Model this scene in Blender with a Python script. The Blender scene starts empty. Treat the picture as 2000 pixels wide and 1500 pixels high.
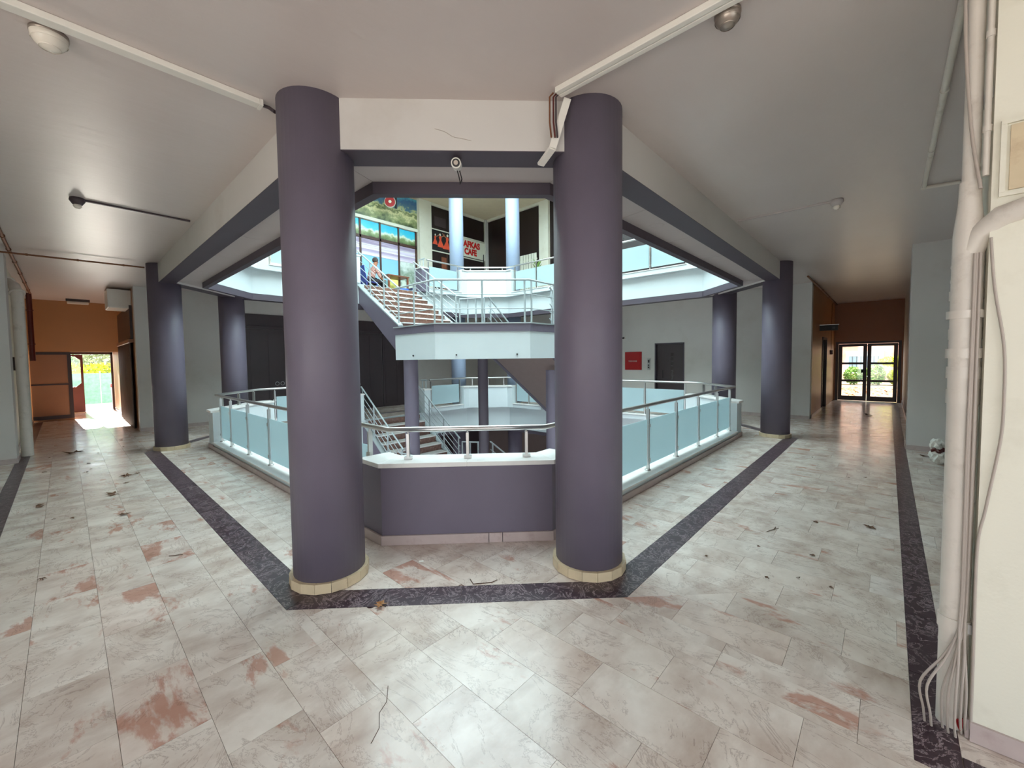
import bpy, bmesh, math, random
from mathutils import Vector, Matrix
random.seed(7)
sc = bpy.context.scene
col = sc.collection

# ---------------------------------------------------------------- camera
PX, PY, F, H = 1000.0, 738.0, 801.0, 1.6
def _ray(x, y): return Vector((x-PX, -(y-PY), -F))
_vr = _ray(1735, 692).normalized()
_vl = _ray(125, 712)
_vl = (_vl - _vr*_vl.dot(_vr)).normalized()
_vz = _vr.cross(_vl)
MROT = Matrix((_vr, _vl, _vz))
cam = bpy.data.objects.new('camera', bpy.data.cameras.new('camera'))
col.objects.link(cam)
cam.matrix_world = Matrix.Translation((0, 0, H)) @ MROT.to_4x4()
cam.data.sensor_width = 36.0
cam.data.lens = F/2000*36.0
cam.data.shift_y = -12/2000
cam.data.clip_start = 0.05
cam.data.clip_end = 300
sc.camera = cam
def project(P):
    c = MROT.transposed() @ (Vector(P) - Vector((0, 0, H)))
    if c.z > -0.05: return None
    return (PX + F*c.x/-c.z, PY - F*c.y/-c.z)

# ---------------------------------------------------------------- world, exposure
w = bpy.data.worlds.new('sky'); sc.world = w; w.use_nodes = True
bg = w.node_tree.nodes['Background']
bg.inputs[0].default_value = (0.82, 0.92, 1.0, 1)
bg.inputs[1].default_value = 2.0
sun = bpy.data.objects.new('sun', bpy.data.lights.new('sun', 'SUN')); col.objects.link(sun)
sun.data.energy = 32.0; sun.data.angle = math.radians(1.0); sun.data.color = (1.0, 0.93, 0.84)
sun.rotation_euler = Vector((0.05, -1.0, -0.36)).to_track_quat('-Z', 'Y').to_euler()
vs = sc.view_settings
vs.view_transform = 'Standard'; vs.look = 'None'; vs.gamma = 1.0; vs.use_curve_mapping = False
vs.exposure = 0.85
sc.cycles.max_bounces = 8
sc.cycles.diffuse_bounces = 6
sc.cycles.glossy_bounces = 4
sc.cycles.transmission_bounces = 6
sc.cycles.sample_clamp_indirect = 8

# ---------------------------------------------------------------- materials
def s(r, g, b):
    f = lambda c: (c/255/12.92) if c/255 <= 0.04045 else ((c/255+0.055)/1.055)**2.4
    return (f(r), f(g), f(b), 1.0)
MATS = {}
def N(nt, t, **kw):
    n = nt.nodes.new(t)
    for k, v in kw.items(): setattr(n, k, v)
    return n
def mat(name, c, rough=0.6, metal=0.0, var=0.06, scale=6.0, bump=0.0, bscale=60.0, spec=0.5, emit=None, dirt=None, dscale=2.0):
    """plain painted surface: a base colour with soft mottling, optional fine relief, optional stain colour"""
    m = bpy.data.materials.new(name); m.use_nodes = True
    nt = m.node_tree; b = nt.nodes['Principled BSDF']
    b.inputs['Roughness'].default_value = rough; b.inputs['Metallic'].default_value = metal
    b.inputs['Specular IOR Level'].default_value = spec
    tc = N(nt, 'ShaderNodeTexCoord')
    no = N(nt, 'ShaderNodeTexNoise'); no.inputs['Scale'].default_value = scale; no.inputs['Detail'].default_value = 4
    nt.links.new(tc.outputs['Object'], no.inputs['Vector'])
    mx = N(nt, 'ShaderNodeMix', data_type='RGBA')
    lo = [max(0, v*(1-var*2)) for v in c[:3]]+[1]; hi = [min(1, v*(1+var*2)) for v in c[:3]]+[1]
    mx.inputs[6].default_value = lo; mx.inputs[7].default_value = hi
    nt.links.new(no.outputs['Fac'], mx.inputs[0])
    out = mx.outputs[2]
    if dirt:
        n2 = N(nt, 'ShaderNodeTexNoise'); n2.inputs['Scale'].default_value = dscale; n2.inputs['Detail'].default_value = 6
        n2.inputs['Roughness'].default_value = 0.65
        nt.links.new(tc.outputs['Object'], n2.inputs['Vector'])
        r = N(nt, 'ShaderNodeMapRange'); r.inputs[1].default_value = 0.55; r.inputs[2].default_value = 0.75
        r.inputs[4].default_value = 0.6
        nt.links.new(n2.outputs['Fac'], r.inputs[0])
        m2 = N(nt, 'ShaderNodeMix', data_type='RGBA'); m2.inputs[7].default_value = dirt
        nt.links.new(r.outputs[0], m2.inputs[0]); nt.links.new(out, m2.inputs[6]); out = m2.outputs[2]
    nt.links.new(out, b.inputs['Base Color'])
    if bump:
        n3 = N(nt, 'ShaderNodeTexNoise'); n3.inputs['Scale'].default_value = bscale; n3.inputs['Detail'].default_value = 3
        nt.links.new(tc.outputs['Object'], n3.inputs['Vector'])
        bp = N(nt, 'ShaderNodeBump'); bp.inputs['Strength'].default_value = bump; bp.inputs['Distance'].default_value = 0.01
        nt.links.new(n3.outputs['Fac'], bp.inputs['Height']); nt.links.new(bp.outputs['Normal'], b.inputs['Normal'])
    if emit:
        b.inputs['Emission Color'].default_value = c; b.inputs['Emission Strength'].default_value = emit
    MATS[name] = m
    return m

mat('purple', s(107, 99, 114), 0.5, var=0.05, scale=2.5, bump=0.08, bscale=120, dirt=s(99, 91, 104), dscale=1.2)
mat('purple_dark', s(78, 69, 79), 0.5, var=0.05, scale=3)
mat('white_wall', s(206, 202, 198), 0.6, var=0.03, scale=1.5, bump=0.06, bscale=90, dirt=s(186, 178, 170), dscale=0.8)
mat('white_bright', s(210, 219, 221), 0.55, var=0.02, scale=2)
mat('cream_wall', s(226, 222, 206), 0.55, var=0.03, scale=2, bump=0.08, bscale=80, dirt=s(196, 188, 168), dscale=1.7)
mat('ochre_wall', s(178, 126, 78), 0.42, var=0.05, scale=2)
mat('brown_wall', s(150, 92, 50), 0.4, var=0.05, scale=2)
mat('panel_brown', s(150, 102, 68), 0.4, var=0.06, scale=2)
mat('soffit', s(190, 180, 178), 0.6, var=0.03, scale=2)
mat('marble_white', s(226, 224, 220), 0.28, var=0.06, scale=5, dirt=s(190, 182, 178), dscale=4)
mat('marble_pink', s(184, 168, 164), 0.32, var=0.10, scale=7, dirt=s(150, 126, 120), dscale=6)
mat('base_stone', s(206, 188, 156), 0.4, var=0.08, scale=9, dirt=s(160, 128, 100), dscale=6)
mat('grout', s(182, 166, 154), 0.5)
mat('steel', s(196, 194, 192), 0.28, 0.9, var=0.04, scale=12)
mat('rail_white', s(180, 188, 190), 0.35, 0.3, var=0.03)
mat('shutter', s(66, 54, 58), 0.45, var=0.06, scale=2)
mat('shutter_brown', s(52, 30, 24), 0.4, var=0.08, scale=3)
mat('wood_dark', s(52, 26, 18), 0.4, var=0.12, scale=5)
mat('dark_red', s(86, 26, 22), 0.4, var=0.1, scale=4)
mat('fire_red', s(168, 14, 20), 0.4, var=0.03)
mat('black', s(26, 22, 24), 0.5, var=0.05)
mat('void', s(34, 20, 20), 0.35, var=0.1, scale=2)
mat('plastic_white', s(232, 228, 220), 0.4, var=0.03)
mat('pipe_white', s(222, 214, 204), 0.4, var=0.04, scale=9, bump=0.05, bscale=60, dirt=s(176, 164, 150), dscale=7)
mat('cable_grey', s(178, 166, 156), 0.5, var=0.05)
mat('rust', s(120, 74, 46), 0.5, 0.3, var=0.15, scale=14)
mat('leaf_brown', s(96, 66, 44), 0.7, var=0.2, scale=20)
mat('leaf_ochre', s(160, 112, 66), 0.7, var=0.2, scale=20)
mat('twig', s(84, 62, 48), 0.8)
mat('green_net', s(112, 168, 138), 0.8, var=0.22, scale=9)
mat('leaf_green', s(120, 158, 72), 0.6, var=0.25, scale=3)
mat('leaf_yellow', s(196, 204, 60), 0.6, var=0.2, scale=3)
mat('leaf_grey', s(150, 160, 128), 0.6, var=0.25, scale=3)
mat('bark', s(96, 80, 66), 0.9, var=0.2)
mat('pink_render', s(224, 176, 158), 0.8, var=0.05)
mat('roof_red', s(206, 108, 84), 0.8, var=0.1)
mat('earth', s(150, 128, 104), 0.9, var=0.2, scale=5, bump=0.5, bscale=12, dirt=s(108, 96, 64), dscale=3)
mat('paving', s(176, 172, 166), 0.8, var=0.06, scale=1)
mat('sky_blue_column', s(152, 166, 190), 0.5, var=0.02)
mat('shop_frame', s(74, 46, 36), 0.45, var=0.1)
mat('red_letters', s(206, 30, 24), 0.5, var=0.03)
mat('white_letters', s(235, 232, 228), 0.5, var=0.02)
mat('sign_white', s(226, 226, 210), 0.5, var=0.03)
mat('dancer_red', s(226, 84, 52), 0.6, var=0.12, scale=12)
mat('skin', s(176, 116, 88), 0.55, var=0.05)
mat('hair', s(70, 58, 54), 0.7, var=0.1)
mat('trousers', s(44, 36, 40), 0.8, var=0.08)
mat('blue_plastic', s(40, 48, 130), 0.4, var=0.06)
mat('blue_cloth', s(34, 86, 176), 0.7, var=0.06)
mat('table_wood', s(128, 74, 52), 0.4, var=0.1)
mat('yellow_board', s(226, 222, 120), 0.6, var=0.04)
mat('dome_metal', s(170, 158, 148), 0.3, 0.7, var=0.06)
mat('lamp_glass', s(232, 224, 212), 0.25, var=0.03)
mat('upper_ceiling', s(224, 208, 178), 0.6, var=0.03)
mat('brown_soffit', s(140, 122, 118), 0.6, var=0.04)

# shirt: checked cloth
m = mat('shirt', s(196, 150, 136), 0.8); nt = m.node_tree
ck = N(nt, 'ShaderNodeTexChecker'); ck.inputs['Scale'].default_value = 26
ck.inputs['Color1'].default_value = s(214, 170, 152); ck.inputs['Color2'].default_value = s(150, 96, 98)
tc = N(nt, 'ShaderNodeTexCoord'); nt.links.new(tc.outputs['Object'], ck.inputs['Vector'])
nt.links.new(ck.outputs['Color'], nt.nodes['Principled BSDF'].inputs['Base Color'])

def glass_mat(name, c, rough, trans, alpha=1.0):
    m = bpy.data.materials.new(name); m.use_nodes = True; b = m.node_tree.nodes['Principled BSDF']
    b.inputs['Base Color'].default_value = c; b.inputs['Roughness'].default_value = rough
    b.inputs['Transmission Weight'].default_value = trans; b.inputs['IOR'].default_value = 1.45
    MATS[name] = m; return m
m = bpy.data.materials.new('frosted'); m.use_nodes = True; nt = m.node_tree
nt.nodes.remove(nt.nodes['Principled BSDF'])
df = N(nt, 'ShaderNodeBsdfDiffuse'); df.inputs[0].default_value = s(208, 228, 232)
tl = N(nt, 'ShaderNodeBsdfTranslucent'); tl.inputs[0].default_value = s(226, 244, 248)
gs = N(nt, 'ShaderNodeBsdfGlossy'); gs.inputs['Roughness'].default_value = 0.12
m1 = N(nt, 'ShaderNodeMixShader'); m1.inputs[0].default_value = 0.55
m2 = N(nt, 'ShaderNodeMixShader'); m2.inputs[0].default_value = 0.06
nt.links.new(df.outputs[0], m1.inputs[1]); nt.links.new(tl.outputs[0], m1.inputs[2])
nt.links.new(m1.outputs[0], m2.inputs[1]); nt.links.new(gs.outputs[0], m2.inputs[2])
nt.links.new(m2.outputs[0], nt.nodes['Material Output'].inputs['Surface']); MATS['frosted'] = m
m = bpy.data.materials.new('clear_glass'); m.use_nodes = True; nt = m.node_tree
nt.nodes.remove(nt.nodes['Principled BSDF'])
tr = N(nt, 'ShaderNodeBsdfTransparent'); tr.inputs[0].default_value = (0.93, 0.96, 0.95, 1)
gl = N(nt, 'ShaderNodeBsdfGlossy'); gl.inputs['Roughness'].default_value = 0.03
mxs = N(nt, 'ShaderNodeMixShader'); mxs.inputs[0].default_value = 0.07
nt.links.new(tr.outputs[0], mxs.inputs[1]); nt.links.new(gl.outputs[0], mxs.inputs[2])
nt.links.new(mxs.outputs[0], nt.nodes['Material Output'].inputs['Surface']); MATS['clear_glass'] = m

m = bpy.data.materials.new('skylight'); m.use_nodes = True; nt = m.node_tree  # added unseen roof sheet, tinted to cool and diffuse the atrium light
nt.nodes.remove(nt.nodes['Principled BSDF'])
tl = N(nt, 'ShaderNodeBsdfTranslucent'); tl.inputs[0].default_value = (0.72, 0.93, 1, 1)
tp = N(nt, 'ShaderNodeBsdfTransparent'); tp.inputs[0].default_value = (0.95, 0.98, 1, 1)
m1 = N(nt, 'ShaderNodeMixShader'); m1.inputs[0].default_value = 0.0
nt.links.new(tl.outputs[0], m1.inputs[1]); nt.links.new(tp.outputs[0], m1.inputs[2])
nt.links.new(m1.outputs[0], nt.nodes['Material Output'].inputs['Surface']); MATS['skylight'] = m
def ceiling_mat():
    m = bpy.data.materials.new('ceiling_paint'); m.use_nodes = True; nt = m.node_tree; b = nt.nodes['Principled BSDF']
    tc = N(nt, 'ShaderNodeTexCoord')
    n = N(nt, 'ShaderNodeTexNoise'); n.inputs['Scale'].default_value = 0.7; n.inputs['Detail'].default_value = 4
    nt.links.new(tc.outputs['Object'], n.inputs['Vector'])
    mx = N(nt, 'ShaderNodeMix', data_type='RGBA'); mx.inputs[6].default_value = s(198, 186, 182); mx.inputs[7].default_value = s(216, 206, 202)
    nt.links.new(n.outputs['Fac'], mx.inputs[0]); nt.links.new(mx.outputs[2], b.inputs['Base Color'])
    b.inputs['Roughness'].default_value = 0.33
    mp = N(nt, 'ShaderNodeMapping'); mp.inputs['Scale'].default_value = (2.2, 9.0, 1)
    nt.links.new(tc.outputs['Object'], mp.inputs['Vector'])
    n2 = N(nt, 'ShaderNodeTexNoise'); n2.inputs['Scale'].default_value = 1.6; n2.inputs['Detail'].default_value = 5
    nt.links.new(mp.outputs[0], n2.inputs['Vector'])
    bp = N(nt, 'ShaderNodeBump'); bp.inputs['Strength'].default_value = 0.25; bp.inputs['Distance'].default_value = 0.02
    nt.links.new(n2.outputs['Fac'], bp.inputs['Height']); nt.links.new(bp.outputs[0], b.inputs['Normal'])
    MATS['ceiling_paint'] = m
ceiling_mat()

def marble_mat(name, dark=False, red=0.0):
    m = bpy.data.materials.new(name); m.use_nodes = True; nt = m.node_tree; b = nt.nodes['Principled BSDF']; L = nt.links.new
    tc = N(nt, 'ShaderNodeTexCoord'); oi = N(nt, 'ShaderNodeObjectInfo'); ge = N(nt, 'ShaderNodeNewGeometry')
    ad = N(nt, 'ShaderNodeMath', operation='ADD'); L(oi.outputs['Random'], ad.inputs[0]); L(ge.outputs['Random Per Island'], ad.inputs[1])
    ml = N(nt, 'ShaderNodeMath', operation='MULTIPLY'); ml.inputs[1].default_value = 37.0; L(ad.outputs[0], ml.inputs[0])
    cb = N(nt, 'ShaderNodeCombineXYZ'); L(ml.outputs[0], cb.inputs[0]); L(ml.outputs[0], cb.inputs[1]); L(ad.outputs[0], cb.inputs[2])
    va = N(nt, 'ShaderNodeVectorMath', operation='ADD'); L(tc.outputs['Object'], va.inputs[0]); L(cb.outputs[0], va.inputs[1])
    def noise(sc_, det, rough=0.55, stretch=None, dist=0.0):
        v = va.outputs[0]
        if stretch:
            mp = N(nt, 'ShaderNodeMapping'); mp.inputs['Scale'].default_value = stretch; mp.inputs['Rotation'].default_value = (0, 0, 0.25)
            L(v, mp.inputs['Vector']); v = mp.outputs[0]
        n = N(nt, 'ShaderNodeTexNoise'); n.inputs['Scale'].default_value = sc_; n.inputs['Detail'].default_value = det
        n.inputs['Roughness'].default_value = rough; n.inputs['Distortion'].default_value = dist
        L(v, n.inputs['Vector']); return n.outputs['Fac']
    def rng(f, a, c, lo=0.0, hi=1.0):
        r = N(nt, 'ShaderNodeMapRange'); r.inputs[1].default_value = a; r.inputs[2].default_value = c
        r.inputs[3].default_value = lo; r.inputs[4].default_value = hi; L(f, r.inputs[0]); return r.outputs[0]
    def mix(f, a, c):
        x = N(nt, 'ShaderNodeMix', data_type='RGBA')
        L(f, x.inputs[0])
        for i, v in ((6, a), (7, c)):
            if isinstance(v, tuple): x.inputs[i].default_value = v
            else: L(v, x.inputs[i])
        return x.outputs[2]
    if dark:
        c = mix(noise(5, 6, 0.7), s(38, 24, 31), s(74, 54, 63))
        v = noise(7, 8, 0.7, (1, 1, 1), 1.6)
        ab = N(nt, 'ShaderNodeMath', operation='SUBTRACT'); ab.inputs[1].default_value = 0.5; L(v, ab.inputs[0])
        a2 = N(nt, 'ShaderNodeMath', operation='ABSOLUTE'); L(ab.outputs[0], a2.inputs[0])
        c = mix(rng(a2.outputs[0], 0.0, 0.02, 0.75, 0.0), c, s(176, 158, 162))
        b.inputs['Roughness'].default_value = 0.3
    else:
        c = mix(rng(noise(3.2, 6, 0.6), 0.3, 0.7), s(204, 190, 181), s(230, 222, 215))
        c = mix(rng(noise(2.6, 5, 0.6, (1, 1.7, 1)), 0.44, 0.70, 0, 0.65), c, s(170, 148, 136))
        # red blotches, more on some slabs than on others
        rr = rng(ad.outputs[0], 0.2, 1.8, 0.68-red, 0.55-red)
        df = N(nt, 'ShaderNodeMath', operation='SUBTRACT'); L(noise(2.2, 7, 0.62, (2.0, 0.8, 1), 0.3), df.inputs[0]); L(rr, df.inputs[1])
        c = mix(rng(df.outputs[0], 0.0, 0.06, 0, 0.7), c, s(178, 122, 102))
        # thin grey-brown veins
        v = noise(2.4, 9, 0.7, (1.6, 0.9, 1), 0.9)
        ab = N(nt, 'ShaderNodeMath', operation='SUBTRACT'); ab.inputs[1].default_value = 0.5; L(v, ab.inputs[0])
        a2 = N(nt, 'ShaderNodeMath', operation='ABSOLUTE'); L(ab.outputs[0], a2.inputs[0])
        c = mix(rng(a2.outputs[0], 0.0, 0.012, 0.45, 0.0), c, s(120, 94, 84))
        # slab tint
        tint = N(nt, 'ShaderNodeMix', data_type='RGBA', blend_type='MULTIPLY'); tint.inputs[0].default_value = 1.0
        L(c, tint.inputs[6]); L(oi.outputs['Color'], tint.inputs[7]); c = tint.outputs[2]
        rf = rng(noise(4, 4), 0.3, 0.7, 0.15, 0.27); L(rf, b.inputs['Roughness'])
    L(c, b.inputs['Base Color'])
    MATS[name] = m
marble_mat('marble_floor'); marble_mat('marble_red', False, 0.11); marble_mat('marble_strip', True)

def print_mat(name, stops, nscale, stretch=(1, 1, 1), axis=2, lo=0.0, hi=1.0, amp=0.35):
    """flat vinyl print or painted pane: bands along one axis broken up by noise"""
    m = bpy.data.materials.new(name); m.use_nodes = True; nt = m.node_tree; b = nt.nodes['Principled BSDF']; L = nt.links.new
    tc = N(nt, 'ShaderNodeTexCoord'); sp = N(nt, 'ShaderNodeSeparateXYZ'); L(tc.outputs['Object'], sp.inputs[0])
    r = N(nt, 'ShaderNodeMapRange'); r.inputs[1].default_value = lo; r.inputs[2].default_value = hi; L(sp.outputs[axis], r.inputs[0])
    mp = N(nt, 'ShaderNodeMapping'); mp.inputs['Scale'].default_value = stretch; L(tc.outputs['Object'], mp.inputs[0])
    n = N(nt, 'ShaderNodeTexNoise'); n.inputs['Scale'].default_value = nscale; n.inputs['Detail'].default_value = 7; n.inputs['Roughness'].default_value = 0.65
    L(mp.outputs[0], n.inputs['Vector'])
    a = N(nt, 'ShaderNodeMath', operation='MULTIPLY_ADD'); a.inputs[1].default_value = amp*2; a.inputs[2].default_value = -amp; L(n.outputs['Fac'], a.inputs[0])
    q = N(nt, 'ShaderNodeMath', operation='ADD'); L(a.outputs[0], q.inputs[0]); L(r.outputs[0], q.inputs[1])
    cr = N(nt, 'ShaderNodeValToRGB'); e = cr.color_ramp.elements
    e[0].position = stops[0][0]; e[0].color = stops[0][1]; e[1].position = stops[-1][0]; e[1].color = stops[-1][1]
    for p, c in stops[1:-1]:
        x = e.new(p); x.color = c
    L(q.outputs[0], cr.inputs[0]); L(cr.outputs[0], b.inputs['Base Color']); b.inputs['Roughness'].default_value = 0.35
    MATS[name] = m
print_mat('mural', [(0, s(70, 84, 54)), (0.2, s(150, 160, 110)), (0.34, s(226, 222, 170)), (0.44, s(96, 112, 70)), (0.54, s(200, 204, 150)), (0.62, s(86, 124, 142)), (0.8, s(60, 104, 150)), (1, s(90, 170, 190))], 2.6, (1, 1, 1.2), 2, 2.75, 3.85, 0.5)
print_mat('pane_print', [(0, s(60, 84, 44)), (0.3, s(140, 160, 110)), (0.45, s(226, 236, 214)), (0.6, s(80, 200, 222)), (1, s(40, 190, 226))], 3.4, (1, 1, 1), 2, 2.1, 2.65, 0.5)
print_mat('pane_blue', [(0, s(196, 216, 226)), (0.5, s(150, 204, 232)), (1, s(140, 196, 230))], 2.0, (1, 1, 1), 2, 0.1, 1.5, 0.25)
print_mat('pane_yard', [(0, s(196, 210, 222)), (1, s(160, 186, 206))], 2.0)
print_mat('pane_grey', [(0, s(150, 170, 156)), (0.4, s(214, 224, 210)), (0.6, s(130, 150, 132)), (1, s(216, 226, 220))], 4.0, (1, 1, 1), 2, 0.1, 1.5, 0.6)
print_mat('pane_lavender', [(0, s(240, 232, 246)), (0.3, s(176, 158, 190)), (0.55, s(232, 224, 240)), (0.8, s(150, 132, 160)), (1, s(214, 204, 226))], 1.2, (0.2, 1, 6), 2, 1.5, 2.07, 0.45)  # lavender bands paint blind slats and the interior reflected in the glass

# ---------------------------------------------------------------- mesh helpers
WL = {}
def wl(o): return WL.get(o.name, Vector((0, 0, 0))) if o else Vector((0, 0, 0))
class MB:
    def __init__(self): self.v = []; self.f = []; self.sm = []
    def add(self, vs, fs, smooth=False):
        o = len(self.v); self.v += [tuple(p) for p in vs]
        for f in fs: self.f.append([i+o for i in f]); self.sm.append(smooth)
        return self
    def box(self, x0, y0, z0, x1, y1, z1):
        return self.prism([(x0, y0), (x1, y0), (x1, y1), (x0, y1)], z0, z1)
    def prism(self, poly, z0, z1):
        n = len(poly)
        a = sum(poly[i][0]*poly[(i+1) % n][1]-poly[(i+1) % n][0]*poly[i][1] for i in range(n))
        if a < 0: poly = poly[::-1]
        vs = [(x, y, z0) for x, y in poly]+[(x, y, z1) for x, y in poly]
        fs = [list(range(n-1, -1, -1)), list(range(n, 2*n))]+[[i, (i+1) % n, n+(i+1) % n, n+i] for i in range(n)]
        return self.add(vs, fs)
    def obox(self, c, ax, ay, az):
        """box from centre and three half-axis vectors"""
        c, ax, ay, az = map(Vector, (c, ax, ay, az))
        vs = [c+sx*ax+sy*ay+sz*az for sz in (-1, 1) for sx, sy in ((-1, -1), (1, -1), (1, 1), (-1, 1))]
        fs = [[3, 2, 1, 0], [4, 5, 6, 7], [0, 1, 5, 4], [1, 2, 6, 5], [2, 3, 7, 6], [3, 0, 4, 7]]
        if ax.cross(ay).dot(az) < 0: fs = [f[::-1] for f in fs]
        return self.add(vs, fs)
    def bar(self, p, q, w, h, up=(0, 0, 1)):
        p, q = Vector(p), Vector(q); d = (q-p).normalized(); u = Vector(up)
        if abs(d.dot(u)) > 0.99: u = Vector((1, 0, 0))
        sd = d.cross(u).normalized(); u2 = sd.cross(d)
        return self.obox((p+q)/2, (q-p)/2, sd*w/2, u2*h/2)
    def tube(self, pts, r, n=10, caps=True):
        pts = [Vector(p) for p in pts]; rs = r if isinstance(r, (list, tuple)) else [r]*len(pts)
        vs = []; fs = []; prev = None
        for i, p in enumerate(pts):
            d = (pts[min(i+1, len(pts)-1)]-pts[max(i-1, 0)]).normalized()
            if prev is None:
                u = Vector((0, 0, 1)) if abs(d.z) < 0.9 else Vector((1, 0, 0)); u = (u-d*u.dot(d)).normalized()
            else:
                u = (prev-d*prev.dot(d)).normalized()
            prev = u; v2 = d.cross(u)
            for k in range(n):
                a = 2*math.pi*k/n; vs.append(p+(u*math.cos(a)+v2*math.sin(a))*rs[i])
        for i in range(len(pts)-1):
            for k in range(n):
                fs.append([i*n+k, i*n+(k+1) % n, (i+1)*n+(k+1) % n, (i+1)*n+k])
        self.add(vs, fs, True)
        if caps:
            self.add(vs[:n], [list(range(n-1, -1, -1))]); self.add(vs[-n:], [list(range(n))])
        return self
    def lathe(self, c, prof, n=24, axis='z'):
        c = Vector(c); vs = []; fs = []
        for r, z in prof:
            for k in range(n):
                a = 2*math.pi*k/n; vs.append(c+Vector((r*math.cos(a), r*math.sin(a), z)))
        m = len(prof)
        for i in range(m-1):
            for k in range(n): fs.append([i*n+k, i*n+(k+1) % n, (i+1)*n+(k+1) % n, (i+1)*n+k])
        self.add(vs, fs, True)
        return self
    def build(self, name, m, parent=None, loc=None, bevel=0):
        base = wl(parent) if parent else Vector(loc or (0, 0, 0))
        me = bpy.data.meshes.new(name)
        me.from_pydata([(x-base.x, y-base.y, z-base.z) for x, y, z in self.v], [], self.f)
        me.polygons.foreach_set('use_smooth', self.sm)
        me.materials.append(MATS[m] if isinstance(m, str) else m); me.update()
        o = bpy.data.objects.new(name, me); col.objects.link(o)
        if parent: o.parent = parent; WL[o.name] = base
        else: o.location = base; WL[o.name] = base
        if bevel:
            bv = o.modifiers.new('bevel', 'BEVEL'); bv.width = bevel; bv.segments = 2; bv.limit_method = 'ANGLE'
        return o
def smooth(pts, k=5):
    P_ = [Vector(p) for p in pts]; out = []
    for i in range(len(P_)-1):
        a, b, c, d = P_[max(i-1, 0)], P_[i], P_[i+1], P_[min(i+2, len(P_)-1)]
        for j in range(k):
            t = j/k; out.append(0.5*((2*b)+(c-a)*t+(2*a-5*b+4*c-d)*t*t+(3*b-a-3*c+d)*t*t*t))
    return out+[P_[-1]]
def tag(o, label, cat, group=None):
    o['label'] = label; o['category'] = cat
    if group: o['group'] = group
    return o
def struct(o, label=None):
    o['kind'] = 'structure'
    if label: o['label'] = label
    return o
def thing(name, label, cat, loc, group=None):
    o = bpy.data.objects.new(name, None); col.objects.link(o); o.location = loc; o.empty_display_size = 0.1
    WL[o.name] = Vector(loc); return tag(o, label, cat, group)
def leaf_mesh(mb, centre, radii, n, size, seed=0, flat=0.0):
    r = random.Random(seed)
    for _ in range(n):
        while True:
            p = Vector((r.uniform(-1, 1), r.uniform(-1, 1), r.uniform(-1, 1)))
            if p.length <= 1: break
        if p.length < 0.6: p = p.normalized()*r.uniform(0.6, 1)
        c = Vector(centre)+Vector((p.x*radii[0], p.y*radii[1], p.z*radii[2]))
        u = Vector((r.gauss(0, 1), r.gauss(0, 1), r.gauss(0, 0.6))).normalized(); t = Vector((r.gauss(0, 1), r.gauss(0, 1), r.gauss(0, 1)))
        v = u.cross(t).normalized(); sz = size*r.uniform(0.6, 1.3)
        mb.add([c-u*sz, c+v*sz*0.45, c+u*sz, c-v*sz*0.45], [[0, 1, 2, 3]])

# ---------------------------------------------------------------- plan geometry
S2 = math.sqrt(2)
def oct_planes(d):
    """half planes (a,b,c): a*x+b*y<=c of the atrium octagon grown by d"""
    return [(-1, 0, -(1.80-d)), (-1, -1, -(5.0-d*S2)), (0, -1, -(2.15-d)), (1, -1, 7.0+d*S2),
            (1, 0, 10.2+d), (1, 1, 19.65+d*S2), (0, 1, 10.5+d), (-1, 1, 7.65+d*S2)]
def clip(poly, a, b, c):
    out = []; n = len(poly)
    for i in range(n):
        p, q = poly[i], poly[(i+1) % n]; dp = a*p[0]+b*p[1]-c; dq = a*q[0]+b*q[1]-c
        if dp <= 1e-9: out.append(p)
        if (dp < -1e-9 and dq > 1e-9) or (dp > 1e-9 and dq < -1e-9):
            t = dp/(dp-dq); out.append((p[0]+(q[0]-p[0])*t, p[1]+(q[1]-p[1])*t))
    return out
def area(p): return abs(sum(p[i][0]*p[(i+1) % len(p)][1]-p[(i+1) % len(p)][0]*p[i][1] for i in range(len(p))))/2 if len(p) > 2 else 0
def inside(poly, planes):
    for pl in planes:
        poly = clip(poly, *pl)
        if area(poly) < 1e-5: return []
    return poly
def minus(polys, planes):
    res = []
    for poly in polys:
        for a, b, c in planes:
            o = clip(poly, -a, -b, -c)
            if area(o) > 1e-5: res.append(o)
            poly = clip(poly, a, b, c)
            if area(poly) < 1e-5: break
    return res
def rect_planes(x0, y0, x1, y1): return [(-1, 0, -x0), (1, 0, x1), (0, -1, -y0), (0, 1, y1)]
def rect(x0, y0, x1, y1): return [(x0, y0), (x1, y0), (x1, y1), (x0, y1)]
def oct_verts(d):
    pl = oct_planes(d); vs = []
    for i in range(8):
        a1, b1, c1 = pl[i-1]; a2, b2, c2 = pl[i]; det = a1*b2-a2*b1
        vs.append(((c1*b2-c2*b1)/det, (a1*c2-a2*c1)/det))
    return vs          # vs[i]..vs[i+1] is the edge of plane i
def ring_edge(i, d_out, d_in):
    o, n = oct_verts(d_out), oct_verts(d_in); j = (i+1) % 8
    return [o[i], o[j], n[j], n[i]]
def lerp2(p, q, t): return (p[0]+(q[0]-p[0])*t, p[1]+(q[1]-p[1])*t)
XW, YW = 12.55, 12.95          # far walls
ZC, U = 3.4, 3.65              # ceiling, upper floor

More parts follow.
